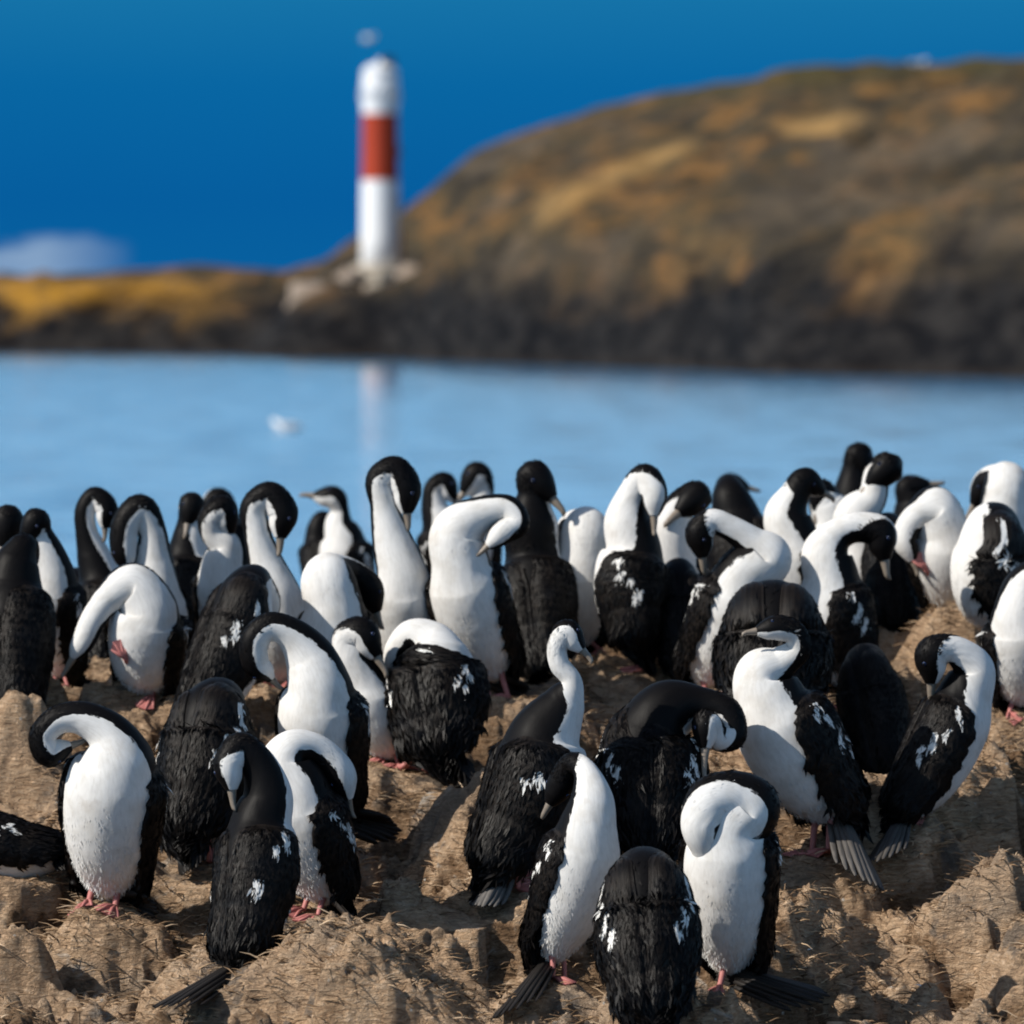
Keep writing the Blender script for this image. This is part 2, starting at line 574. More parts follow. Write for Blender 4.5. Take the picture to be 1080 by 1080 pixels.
# --- front row
B('cormorant facing out, neck curled sideways like a hook over its all-white breast, beside bare peat', (106, 957), (116, 915), (122, 798), 50, -18,
  [(112, 772, -4, 26), (84, 757, -6, 21, (0, 0.9, -0.6)), (60, 760, -8, 18, (0.5, 0.8, -0.5)), (45, 777, -8, 17, (1, 0.3, -0.4)), (52, 795, -6, 15, (0.4, -0.8, -0.4))], (84, 783, 4), tail=(160, 962, 60))
B('cormorant lying low at the picture edge with only dark wing and pale flank showing', (0, 934), (38, 903), (-50, 882), 36, -90,
  [(-75, 872, 0, 22), (-95, 850, 0, 17), (-110, 835, 0, 16)], (-140, 838, 0), v0=(0, 0, -1), pitch=80, tail=(75, 925, 0), D=12.9, wf=(100, 70, 66, 70, 95, 128, 160), feet=1)
B('black-backed cormorant with a long white wing bar and its tail dragging on the near slope', (262, 1024), (260, 985), (276, 868), 43, 138,
  [(282, 838, 2, 29, (0.9, 0.2, 0.8)), (271, 804, 0, 22, (0.7, 0.4, 0.9)), (253, 788, -4, 19, (0.5, 0.9, 0.3)), (241, 806, -10, 17, (0.5, 0.1, -1))], (247, 856, -14), tail=(170, 1072, -50), roll=(-0.5, -0.8, 0.5))
B('cormorant with bulging white throat thrown back behind the one with the dragging tail', (325, 974), (338, 925), (312, 832), 44, -52,
  [(300, 806, 2, 30), (310, 790, 6, 25, (-0.6, -0.7, -0.5)), (335, 792, 14, 20, (0, -0.9, -0.5)), (358, 816, 18, 18, (0.6, -0.4, -0.5))], (372, 862, 24), tail=(382, 1000, 30), bar=1)
B('cormorant turned sideways with a bulging white belly and pink foot between two black backs', (592, 1035), (588, 985), (620, 872), 40, 58,
  [(624, 842, 4, 25, (0.6, 0, -1)), (616, 812, 18, 15, (0.6, 0.3, -1)), (603, 806, 34, 15, (0.3, 1, 0.6)), (592, 826, 44, 16, (0.5, 0, 1))], (572, 862, 50), tail=(532, 1078, -15), roll=(-0.5, -0.8, 0.4), wf=(112, 90, 92, 100, 118, 140, 165))
B('black back of a headless-looking cormorant cut by the lower border, two white bars', (690, 1100), (688, 1050), (680, 938), 52, 176,
  [(680, 926, 32, 36), (678, 940, 66, 24), (676, 965, 85, 18)], (676, 1000, 100), D=11.62, prof=BACKP, w0=0.35, wf=(112, 92, 90, 96, 110, 130, 160), tail=(700, 1150, -30))
B('cormorant with its white neck folded back over its breast, standing on one thin leg', (758, 1044), (769, 992), (772, 868), 48, -20,
  [(788, 852, 0, 38, (-0.7, -0.2, -0.8)), (772, 842, -6, 32, (-0.7, 0.3, -0.8)), (750, 846, -14, 29, (-0.2, 0.5, -1)), (741, 870, -18, 25, (-0.6, 0, -1)), (745, 892, -12, 19, (-0.5, 0, -1))], (756, 926, 6),
  feet=1, fat=1, tail=(872, 1062, 30), roll=(0.3, -0.7, 0.7))
# --- middle row
B('cormorant with head tucked under its own curled black neck, white breast, behind the thrown-back throat', (348, 880), (345, 828), (336, 722), 44, -24,
  [(326, 692, 0, 29), (306, 668, -6, 21, (-0.1, 0.9, -0.6)), (284, 661, -10, 18, (0.2, 0.9, -0.6)), (268, 676, -12, 18, (0.9, 0.3, -0.5)), (270, 700, -10, 15, (0.8, -0.3, -0.5))], (286, 716, 0), tail=(420, 880, 10))
B('all-black back with thin white shoulder line, between the hooked-neck bird and the curled one', (212, 905), (206, 858), (224, 755), 47, 148,
  [(232, 742, 26, 30), (236, 752, 52, 21), (238, 775, 66, 17)], (238, 810, 74), prof=BACKP, w0=0.35, tail=(205, 925, -20))
B('leaning cormorant seen from behind, its black back a slanting stripe', (238, 800), (222, 735), (258, 632), 38, 124,
  [(266, 616, 20, 24), (274, 616, 46, 17), (282, 634, 60, 15)], (286, 668, 66), prof=BACKP, w0=0.35, tail=(190, 770, -10), D=13.75)
B('cormorant with a smooth white dome of a breast, its head hidden behind', (372, 790), (366, 740), (352, 640), 40, -26,
  [(346, 612, 4, 31), (350, 602, 26, 23), (368, 604, 48, 18), (388, 620, 58, 17)], (400, 655, 60), D=14.0)
B('cormorant bending a black head down along its own white breast beside the double-winged back', (412, 806), (408, 782), (386, 720), 31, -38,
  [(372, 690, -6, 22, (-0.7, 0.5, -0.6)), (368, 672, -10, 20, (-0.5, 0.8, -0.4)), (382, 668, -16, 18, (-0.4, 0.8, -0.5))], (410, 714, -22), tail=(436, 800, 10))
B('cormorant back with two hanging black wings and a white patch between the shoulders', (438, 812), (464, 778), (456, 694), 49, 166,
  [(450, 679, 6, 30, (-0.3, -0.9, -0.3)), (434, 672, 8, 22, (-0.6, -0.7, -0.3)), (420, 688, 10, 16, (-0.9, 0, -0.4))], (414, 716, 12), prof=BACKP, w0=0.3, open={1: 0.12, -1: 0.1}, wf=(100, 86, 84, 88, 100, 126, 155), tail=(500, 830, -20))
B('black cormorant standing tall with a white S-shaped neck and its face in profile', (545, 945), (540, 890), (576, 775), 50, 108,
  [(596, 738, -2, 24, (1, 0, 0.2)), (602, 718, -6, 14, (0.7, 0, -1)), (590, 700, -6, 13, (-0.3, 0, -1)), (588, 682, -6, 13, (0, 0.2, -1)), (598, 667, -6, 15, (0.4, 0.7, -0.6))], (618, 690, -8),
  tail=(506, 966, -25), roll=(-0.4, -0.9, 0.2), wf=(106, 72, 62, 60, 74, 110, 150), th=(60, 95, 100, 92, 90, 88, 66), bar=0.35, grey=1.0)
B('broad black back with its head bent round showing a pale face and bill', (690, 925), (688, 876), (688, 778), 54, 180,
  [(708, 750, 2, 38), (740, 744, 0, 24), (766, 752, -6, 20), (772, 776, -14, 18, (-1, 0, -0.6)), (756, 778, -24, 16, (-0.7, 0, -1)), (745, 764, -32, 16, (-0.2, 0.1, -1))], (742, 824, -46), wf=(112, 92, 90, 94, 110, 130, 160), th=(55, 92, 96, 88, 60, 40, 40), tail=(690, 965, -20), prof=BACKP, w0=0.35)
B('large white-breasted cormorant looking back over itself, long grey tail touching the ground', (862, 893), (868, 838), (812, 738), 50, -58,
  [(806, 712, 0, 33), (826, 698, -2, 21, (-0.9, 0, -0.6)), (842, 684, -6, 16, (-1, 0, -0.5)), (838, 668, -10, 15, (-0.7, 0.7, -0.7)), (820, 662, -14, 14, (-0.1, 1, -0.6))], (784, 668, -20),
  tail=(914, 944, -14), roll=(0.4, -0.9, 0.2), grey=0.6, th=(55, 92, 96, 84, 66, 50, 48), wf=(108, 80, 66, 58, 66, 100, 150))
B('cormorant by the open slope, its black head turned round to its own wing', (950, 872), (966, 838), (1018, 734), 38, 102,
  [(1026, 706, 0, 25, (1, 0, -0.6)), (1014, 690, -6, 20, (0.6, -0.3, -1)), (1000, 684, -10, 18, (0.5, 0, -0.9)), (983, 690, -14, 19, (0.3, 0.8, -0.2))], (982, 740, -8), tail=(928, 916, -10), roll=(-0.4, -0.9, 0.2), grey=0.5, wf=(112, 80, 68, 66, 80, 116, 155))
B('rounded black back between the white-collared bird and the one with a raised throat', (815, 800), (815, 745), (814, 656), 57, 178,
  [(816, 652, 40, 38), (818, 664, 74, 24), (818, 690, 90, 18)], (818, 725, 100), D=13.65, prof=BACKP, w0=0.35, wf=(112, 92, 90, 94, 110, 130, 160), bar=0.1)
B('cormorant with a white neck stretched sideways, head curled to its black wing', (756, 726), (750, 698), (786, 606), 40, 34,
  [(808, 588, 0, 30), (792, 572, -4, 21, (0.2, -0.8, -0.8)), (770, 557, -8, 16, (0, -0.6, -0.9)), (750, 550, -10, 16, (-0.2, -0.2, -0.9)), (738, 562, -12, 16, (0.6, 0.2, 0.4))], (742, 600, -8), tail=(715, 740, 20), wf=(112, 76, 70, 72, 90, 120, 155))
B('cormorant arching its white throat back, head pressed to its wing, behind the rounded back', (885, 722), (896, 704), (876, 608), 38, -72,
  [(872, 582, 0, 28), (884, 564, 2, 21, (-0.4, -0.9, -0.5)), (906, 556, 4, 19, (0, -0.9, -0.6)), (928, 562, 4, 18, (0.5, -0.2, 0.4))], (936, 608, 0), tail=(930, 790, -10), wf=(108, 70, 55, 48, 62, 105, 150))
B('black-backed cormorant standing at the edge of the frame with no white showing', (14, 775), (12, 735), (14, 618), 40, 168,
  [(18, 592, 4, 26), (24, 578, 10, 19, (0, 0, 1)), (26, 582, 26, 17)], (30, 610, 44), bar=0.0)
B('cormorant half out of the frame with its black hood low over a white throat', (-14, 745), (-10, 700), (-2, 612), 36, 10,
  [(2, 582, 0, 22), (4, 562, -4, 18, CAMV), (8, 549, -8, 18, (-0.2, 0.9, -0.6))], (0, 596, -20), D=14.4)
B('narrow white-breasted cormorant looking down past its breast, by the black back at the edge', (64, 725), (62, 690), (54, 608), 33, -52,
  [(46, 580, -2, 22), (40, 560, -6, 17, (-0.4, 0.3, -1)), (38, 550, -12, 15, (-0.4, 0.8, -0.4))], (18, 584, -18), tail=(90, 720, 10))
B('dark cormorant whose thin neck rises and hooks over against the water', (106, 735), (108, 692), (106, 612), 30, 150,
  [(98, 584, 2, 19), (91, 560, 0, 14, (1, 0, 0)), (90, 538, 0, 13, (1, 0.2, -0.2)), (100, 524, 0, 13, (0, 1, -0.2)), (112, 536, -2, 13, (-1, 0.2, -0.3))], (110, 572, -4), D=15.0, bar=0.0)
B('hooded cormorant with white throat, behind the bird that scratches with its pink foot', (165, 735), (166, 705), (164, 622), 34, 8,
  [(162, 590, 0, 22, CAMV), (160, 560, -4, 18, CAMV), (148, 537, -8, 19, (0, 0.9, -0.9)), (133, 552, -12, 18, (0.7, 0.3, -0.5)), (130, 576, -14, 15, (0.7, 0, -0.5))], (135, 612, -18), D=14.6, th=(55, 92, 96, 74, 50, 48, 44))
B('cormorant scratching with a raised pink foot, its white neck reaching down beside it', (150, 749), (154, 712), (156, 640), 39, -26,
  [(138, 618, -2, 27), (114, 632, -10, 19, (-0.3, 0.4, -1)), (98, 654, -16, 16, (-0.5, 0.3, -1)), (88, 676, -18, 13, (-0.4, 0.2, -1))], (64, 716, -18), raised=(132, 694, -26, 112, 656, -22), D=14.0)
B('cormorant with a bent white neck under a black crown, beside the hooded one', (236, 720), (236, 668), (234, 598), 29, 6,
  [(236, 575, -2, 19), (224, 562, -6, 15, CAMV), (222, 548, -8, 16), (234, 538, -6, 17, (0.2, 0.9, -0.5))], (244, 572, -6), D=14.7)
B('dark-backed cormorant with a small upright head behind the bent-necked one', (196, 720), (194, 665), (198, 588), 30, 160,
  [(200, 560, 0, 18), (200, 544, -2, 14), (202, 532, -4, 14, (-0.3, 0.4, -1))], (196, 562, -16), D=15.2, bar=0.0)
B('hooded cormorant with narrow white throat rising over the slanting black back', (294, 730), (296, 700), (292, 626), 32, 4,
  [(280, 592, 0, 20, CAMV), (271, 560, -2, 17, CAMV), (268, 535, -2, 17, (0.5, 0.3, -1)), (284, 523, -3, 18, (0, 1, -0.5)), (298, 540, -5, 17, (-0.8, 0.4, -0.3))], (294, 588, -10), D=14.35, th=(55, 92, 96, 74, 50, 48, 44))
B('tall hooded cormorant bending its black crown over a long white neck, highest of the row', (430, 735), (430, 690), (424, 606), 35, 6,
  [(412, 564, 0, 22, CAMV), (404, 530, -2, 17, CAMV), (401, 506, -2, 18, (0.4, 0.3, -1)), (416, 496, -3, 18, (0, 1, -0.3)), (428, 514, -5, 17, (-0.9, 0.3, -0.2))], (430, 556, -8), D=14.3, th=(55, 92, 96, 74, 50, 48, 44))
B('white cormorant stretching its neck sideways in a flat arch, two-lobed belly', (524, 728), (514, 690), (486, 596), 40, -22,
  [(484, 562, 0, 32, (-0.3, 0, -1)), (510, 541, -4, 22, (0, 0.3, -1)), (536, 537, -8, 17, (0.2, 0.6, -1)), (546, 552, -14, 15, (-0.7, 0.3, -0.8)), (530, 562, -20, 13, (-0.6, 0.2, -0.8))], (510, 580, -22), tail=(556, 735, 20), wf=(112, 74, 62, 60, 76, 110, 150))
B('black cormorant back with its head turned in profile, behind the flat-arched neck', (570, 735), (570, 690), (562, 588), 38, 172,
  [(560, 548, 0, 30), (562, 520, -2, 19, (0.9, 0, 0.4)), (563, 503, -4, 19, (0.9, 0.3, -0.3))], (586, 530, -12), D=14.6, bar=0.0)
B('cormorant with its breast in blue shade and head folded away, beside the turned black head', (622, 694), (608, 662), (616, 586), 35, -4,
  [(618, 560, 4, 28), (616, 552, 26, 20), (604, 556, 44, 17)], (590, 580, 50), D=14.75)
B('hooded cormorant peering straight down its white breast, above the bare brown ridge', (680, 692), (668, 660), (668, 578), 38, -112,
  [(662, 548, 0, 27, (-1, 0, -0.6)), (667, 522, -4, 19, (-0.8, 0, -1)), (680, 504, -10, 18, (0, 0.8, -1)), (690, 520, -20, 15, (0, 0.3, -1))], (690, 566, -26), wf=(100, 70, 52, 40, 36, 70, 140))
B('dark cormorant holding its pale-billed head low over the brown ridge', (716, 700), (712, 668), (706, 585), 34, 24,
  [(708, 556, -2, 25, CAMV), (718, 534, -4, 20, (0, 0.6, -1)), (734, 524, -6, 18, (-0.2, 1, -0.4))], (714, 542, -20), wf=(60, 40, 28, 20, 22, 70, 140), D=14.9)
B('blurred dark back sloping down behind the pale-billed cormorant', (790, 720), (800, 640), (776, 545), 34, 200,
  [(770, 524, 4, 22), (768, 512, 20, 15), (766, 520, 34, 14)], (764, 545, 40), D=15.8, bar=0)
B('cormorant with white breast turned aside and a black neck drawn in', (858, 715), (856, 640), (836, 568), 36, -66,
  [(830, 542, 0, 26, (-1, 0, -0.3)), (838, 522, 0, 19, (-1, 0, -0.3)), (849, 507, 2, 15, (-0.6, 0.6, 0))], (866, 518, 10), D=14.8, wf=(112, 76, 66, 62, 70, 100, 150))
B('dark blurred cormorant with only its bump of a head above the flock', (904, 720), (900, 640), (898, 548), 34, 170,
  [(900, 515, 2, 22), (902, 492, 0, 16), (906, 480, -2, 15)], (914, 500, -4), D=16.4, bar=0)
B('cormorant with a black hood above a bent white breast, bill pointing aside', (905, 722), (912, 650), (908, 572), 36, -30,
  [(904, 545, -4, 27, (-0.2, 0, -1)), (920, 524, -6, 19, (-0.3, 0, -1)), (926, 500, -6, 17, (-0.5, 0.2, -1)), (936, 493, -8, 18, (-0.5, 0.8, -0.4))], (902, 528, -14), D=15.1)
B('far blurred cormorant peeking out behind the tall hood at the end of the group', (962, 720), (965, 640), (964, 552), 32, 190,
  [(962, 528, 0, 20), (958, 514, -2, 14)], (974, 512, -2), D=16.8, bar=0)
B('blurred cormorant with a round white breast and no head showing, last along the ridge', (1056, 715), (1058, 620), (1060, 535), 34, 14,
  [(1062, 512, 4, 27), (1056, 506, 24, 21), (1042, 510, 36, 17)], (1030, 530, 40), D=15.6)
B('white-fronted cormorant lifting a pink foot to its bowed head', (996, 655), (1002, 625), (994, 560), 36, 4,
  [(984, 538, -2, 28), (970, 542, -8, 20, (-0.4, 0.5, -1)), (958, 556, -14, 16, (-0.6, 0.3, -0.8)), (955, 570, -16, 14, (-0.5, 0.3, -0.6))], (966, 600, -18), raised=(976, 600, -22, 962, 574, -18), D=14.75)
B('cormorant with a speckled black wing across its side, next to the foot-lifting one', (1052, 690), (1056, 645), (1046, 572), 44, -96,
  [(1048, 556, 26, 30), (1050, 560, 56, 20), (1050, 580, 72, 16)], (1050, 610, 80), D=14.45, prof=BACKP, w0=0.35, wf=(108, 78, 66, 62, 74, 108, 150))
B('cormorant cut by the frame edge with a white belly and pink feet', (1076, 757), (1078, 722), (1076, 648), 38, 16,
  [(1084, 618, 0, 26), (1100, 604, -4, 20), (1118, 612, -8, 17)], (1140, 640, -8), wf=(112, 76, 68, 70, 86, 118, 155))
# --- far, out of focus
B('far blurred cormorant in profile with its bill held level over the water', (366, 700), (374, 625), (362, 566), 27, -66,
  [(358, 552, 0, 17, (-1, 0, -0.6)), (358, 538, 0, 12, (-1, 0, -0.8)), (352, 525, -2, 13, (-0.2, 0.9, -0.6))], (320, 522, -2), D=17.6)
B('far blurred cormorant with a curved neck beside the level-billed one', (334, 705), (340, 620), (336, 570), 20, 170,
  [(336, 556, 0, 13), (340, 548, 0, 10)], (352, 552, 0), D=17.9, bar=0)
B('far blurred cormorant with a dark arched neck between the tall hood and the flat-arched neck', (470, 690), (472, 610), (464, 552), 25, 60,
  [(458, 534, 0, 15), (458, 516, 0, 13, (1, 0.2, -0.4)), (468, 510, 0, 13, (0.5, 0.9, -0.4))], (482, 532, -2), D=16.6)
B('far blurred cormorant whose black hood faces the dark arched neck', (504, 690), (502, 615), (502, 556), 25, -20,
  [(506, 534, 0, 15, CAMV), (510, 514, 0, 13, (-0.5, 0.2, -0.8)), (503, 501, -2, 15, (-0.3, 0.9, -0.7))], (486, 524, -6), D=16.9)
B('far blurred dark cormorant behind the small upright head', (236, 700), (238, 610), (234, 552), 28, 185,
  [(232, 538, 0, 20), (230, 530, -2, 17)], (222, 540, -6), D=17.2, bar=0)
B('far dark cormorant, only its back showing beside the black bump of a head', (772, 700), (776, 605), (772, 540), 30, 180,
  [(771, 522, 0, 19), (770, 510, 0, 12)], (778, 512, 0), D=17.3, bar=0)
B('dark far cormorant low behind the one with a drawn-in black neck', (876, 700), (876, 610), (878, 545), 30, 10,
  [(870, 528, -2, 20, CAMV), (866, 518, -6, 14, (0, 0.8, -0.6))], (862, 540, -10), D=15.7)
# --- dark birds filling the gaps
B('black back low between the long grey tail and the bird by the open slope', (935, 838), (930, 796), (914, 712), 33, 160,
  [(914, 700, 26, 24), (916, 706, 48, 16), (918, 724, 58, 14)], (920, 750, 64), D=13.75, prof=BACKP, w0=0.35, bar=0.1)
B('dark back squeezed between the arched white throat and the foot-lifting cormorant', (944, 668), (944, 640), (936, 572), 27, 186,
  [(936, 558, 20, 20), (938, 556, 40, 15), (938, 570, 52, 13)], (938, 592, 58), D=14.95, prof=BACKP, w0=0.35, bar=0.0)
B('dark back behind the hooked-neck black bird and the scratching one', (84, 735), (84, 700), (80, 630), 30, 175,
  [(80, 616, 20, 20), (82, 618, 42, 15), (82, 634, 52, 13)], (82, 656, 58), D=15.3, prof=BACKP, w0=0.35, bar=0.0)
B('dark back in the gap beneath the white-fronted hood and the stretched sideways neck', (722, 712), (722, 690), (716, 620), 30, 182,
  [(716, 606, 20, 20), (718, 608, 42, 15), (718, 624, 52, 13)], (718, 646, 58), D=14.5, prof=BACKP, w0=0.35, bar=0.1)


# ------------------------------------------------------------------ near rock: height field through every bird's feet
def base_h(D):
    D = np.asarray(D, float)
    yy = 1040.0 - (np.minimum(D, 14.6) - 12.0) / K_D
    z = CAM_H - (yy - HORIZON) * np.minimum(D, 14.6) / FPX
    z = z - 0.055 * np.clip(D - 14.6, 0, None) - 0.05 * np.clip(D - 18.5, 0, None) ** 2
    z = z - 0.5 * np.clip(11.2 - D, 0, None) ** 2
    return np.maximum(z, -1.6)


fx = np.array([at(b['foot'][0], b['foot'][1], b['D'])[0] for b in BIRDS])
fD = np.array([b['D'] for b in BIRDS])
fz = np.array([at(b['foot'][0], b['foot'][1], b['D'])[2] for b in BIRDS])
res = fz - base_h(fD)
SIG = 0.17
dist2 = (fx[:, None] - fx[None]) ** 2 + (fD[:, None] - fD[None]) ** 2
wgt = np.linalg.solve(np.exp(-dist2 / (2 * SIG * SIG)) + 0.12 * np.eye(len(fx)), res)


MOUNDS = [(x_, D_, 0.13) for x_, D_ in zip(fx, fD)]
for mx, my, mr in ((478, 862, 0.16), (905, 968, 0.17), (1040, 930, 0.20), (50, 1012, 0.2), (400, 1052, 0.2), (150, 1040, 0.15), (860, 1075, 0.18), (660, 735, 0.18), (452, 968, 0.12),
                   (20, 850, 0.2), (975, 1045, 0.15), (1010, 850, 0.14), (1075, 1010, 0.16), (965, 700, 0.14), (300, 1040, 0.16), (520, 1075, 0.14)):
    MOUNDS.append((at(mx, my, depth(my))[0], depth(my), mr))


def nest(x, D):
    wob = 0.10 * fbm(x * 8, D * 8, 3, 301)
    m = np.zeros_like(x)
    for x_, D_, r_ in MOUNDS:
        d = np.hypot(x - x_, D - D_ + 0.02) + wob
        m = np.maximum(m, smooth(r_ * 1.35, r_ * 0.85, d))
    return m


TAILS = []
for b in BIRDS:
    if 'tail' not in b:
        continue
    u_ = b['D'] / FPX
    L_ = abs(b['hip'][1] - b['sh'][1]) / math.tan(math.radians(b.get('pitch', 66.0)))
    dt = 0.65 * L_ * math.cos(math.radians(b['yaw'])) + b['tail'][2]
    dv = 0.35 * L_ * math.cos(math.radians(b['yaw']))
    if b['foot'][1] > 860:
        dt = 0.1 * dt + 0.9 * (depth(b['tail'][1]) - b['D']) / u_
    b['tail'] = (b['tail'][0], b['tail'][1], dt)
    tip_ = at(b['tail'][0], b['tail'][1], b['D'] + dt * u_) - np.array((0, 0, 0.012))
    TAILS.append(tuple(tip_))
    up_ = at(b['hip'][0], b['hip'][1] + 0.25 * b['R'], b['D'] + dv * u_)
    TAILS.append(tuple((tip_ + up_) / 2))


def ground_h(x, D, detail=True):
    x, D = np.asarray(x, float), np.asarray(D, float)
    z = base_h(D)
    for i in range(len(fx)):
        z = z + wgt[i] * np.exp(-((x - fx[i]) ** 2 + (D - fD[i]) ** 2) / (2 * SIG * SIG))
    z = z - 0.06 * np.clip(np.abs(x) - 2.2, 0, None) ** 2
    near = np.zeros_like(z)
    for i in range(len(fx)):
        near = np.maximum(near, np.exp(-((x - fx[i]) ** 2 + (D - fD[i] + 0.05) ** 2) / (2 * 0.10 ** 2)))
    q = fbm(x * 3.4, D * 3.4, 2, 5) * 3.0
    n = 0.32 * (0.25 * q + 0.75 * (smooth(0.0, 0.66, q - np.floor(q)) + np.floor(q))) / 3.0 * (1 - 0.85 * near)
    wx, wy = x + 0.06 * fbm(x * 9, D * 9, 2, 71), D + 0.06 * fbm(x * 9, D * 9, 2, 72)
    n = n - 0.125 * (0.5 - np.abs(fbm(wx * 5.5, wy * 5.5, 3, 31))) * (1 - near) + 0.02
    if detail:
        n = n + 0.022 * fbm(x * 13, D * 15, 3, 9, 0.6) * (1 - 0.6 * near) + 0.020 * fbm(x * 44, D * 44, 2, 90, 0.7) - 0.05 * np.clip(0.10 - np.abs(fbm(x * 7, D * 9, 3, 55)), 0, 1) * (1 - near) * 4 - 0.03 * np.clip(fbm(x * 22, D * 22, 2, 61) - 0.22, 0, 1) * (1 - near)
    z = z + n + 0.085 * (nest(x, D) - 1.0)
    for tx, tD, tz in TAILS:
        w = np.exp(-((x - tx) ** 2 + (0.7 * (D - tD + 0.04)) ** 2) / (2 * 0.085 ** 2))
        z = z * (1 - w) + np.minimum(z, tz - 0.012) * w
    return z


def grid_mesh(name, xs, ys, hfun, mat, attrs=None):
    X, Y = np.meshgrid(xs, ys)
    Z = hfun(X, Y)
    nx, ny = len(xs), len(ys)
    v = np.stack([X, Y, Z], -1).reshape(-1, 3)
    i = np.arange((ny - 1) * (nx - 1))
    r, c = i // (nx - 1), i % (nx - 1)
    a = r * nx + c
    f = np.stack([a, a + 1, a + nx + 1, a + nx], 1)
    me = bpy.data.meshes.new(name)
    me.vertices.add(len(v))
    me.vertices.foreach_set('co', v.ravel())
    me.loops.add(f.size)
    me.loops.foreach_set('vertex_index', f.ravel())
    me.polygons.add(len(f))
    me.polygons.foreach_set('loop_start', np.arange(len(f)) * 4)
    me.polygons.foreach_set('use_smooth', np.ones(len(f), dtype=bool))
    me.materials.append(mat)
    for k, fn in (attrs or {}).items():
        at_ = me.attributes.new(k, 'FLOAT', 'POINT')
        at_.data.foreach_set('value', np.asarray(fn(X, Y, Z), dtype=np.float32).ravel())
    me.update()
    me.validate()
    o = bpy.data.objects.new(name, me)
    col.objects.link(o)
    return o


def graded(lo, a, b, hi, fine, coarse):
    return np.unique(np.round(np.concatenate([np.arange(lo, a, coarse), np.arange(a, b, fine), np.arange(b, hi + coarse, coarse)]), 5))


gx = graded(-9, -1.55, 1.55, 9, 0.0062, 0.09)
gy = graded(8.6, 11.2, 15.4, 26.0, 0.0066, 0.07)
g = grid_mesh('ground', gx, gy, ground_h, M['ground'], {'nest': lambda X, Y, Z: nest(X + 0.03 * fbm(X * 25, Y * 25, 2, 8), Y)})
tag(g, 'lumpy brown peat and rock of the nesting island under the cormorants', 'ground', kind='structure')

# dry straw and root fibres matted over the peat
def make_straw_mesh():
    n = 70000
    x = rng.uniform(-1.45, 1.45, n)
    D = rng.uniform(11.3, 15.2, n)
    keep = fbm(x * 5, D * 5, 3, 77) > -0.18
    x, D = x[keep], D[keep]
    n = len(x)
    z = ground_h(x, D)
    a = rng.uniform(0, 2 * math.pi, n)
    L = rng.uniform(0.014, 0.055, n)
    lift = rng.uniform(-0.1, 0.55, n)
    w = rng.uniform(0.0008, 0.0021, n)
    d = np.stack([np.cos(a), np.sin(a), lift], 1)
    d /= np.linalg.norm(d, axis=1)[:, None]
    s = np.stack([-np.sin(a), np.cos(a), np.zeros(n)], 1)
    upv = np.cross(d, s)
    p0 = np.stack([x, D, z - 0.002], 1)
    sag = np.stack([np.zeros(n), np.zeros(n), -0.12 * L], 1)
    p1, p2 = p0 + d * (L * 0.55)[:, None], p0 + d * L[:, None] + sag
    v, tone = [], np.repeat(rng.beta(2.0, 2.2, n), 9)
    rings = []
    for p, k in ((p0, 1.0), (p1, 0.9), (p2, 0.3)):
        for ang in (0, 2.1, 4.2):
            rings.append(p + (s * math.cos(ang) + upv * math.sin(ang)) * (w * k)[:, None])
    v = np.stack(rings, 1).reshape(-1, 3)
    b = (np.arange(n) * 9)[:, None]
    q = []
    for r in (0, 3):
        for k in range(3):
            q.append(np.concatenate([b + r + k, b + r + (k + 1) % 3, b + r + 3 + (k + 1) % 3, b + r + 3 + k], 1))
    f = np.stack(q, 1).reshape(-1, 4)
    me = bpy.data.meshes.new('dry_grass')
    me.vertices.add(len(v))
    me.vertices.foreach_set('co', v.ravel())
    me.loops.add(f.size)
    me.loops.foreach_set('vertex_index', f.ravel())
    me.polygons.add(len(f))
    me.polygons.foreach_set('loop_start', np.arange(len(f)) * 4)
    at_ = me.attributes.new('tone', 'FLOAT', 'POINT')
    at_.data.foreach_set('value', tone.astype(np.float32))
    me.materials.append(M['straw'])
    me.update()
    me.validate()
    o = bpy.data.objects.new('dry_grass', me)
    col.objects.link(o)
    return tag(o, 'dry straw and root fibres matted over the brown peat', 'dry grass', kind='stuff')


make_straw_mesh()

# ------------------------------------------------------------------ sea
mbw = MB()
xs = [-9000, -600, -60, 60, 600, 9000]
ys = [-300, 5, 60, 250, 900, 12000]
mbw.add([(x, y, 0.0) for y in ys for x in xs], [(r * 6 + c, r * 6 + c + 1, r * 6 + c + 7, r * 6 + c + 6) for r in range(5) for c in range(5)])
tag(mbw.build('water', M['water']), 'rippled blue sea of the strait between the two islands', 'water', kind='structure')

# ------------------------------------------------------------------ far island
def px_of(x, D):
    return 540.0 + x / D * FPX


RX = np.array([-900, -250, -60, 0, 60, 140, 210, 265, 300, 345, 400, 440, 500, 560, 620, 700, 800, 900, 1000, 1080, 1300, 1800, 2600])
RY = np.array([322, 322, 312, 302, 293, 284, 280, 283, 288, 276, 252, 218, 166, 142, 124, 106, 91, 84, 77, 72, 84, 200, 322])


LX, LY, LZ = at(401, 293, 285.0)


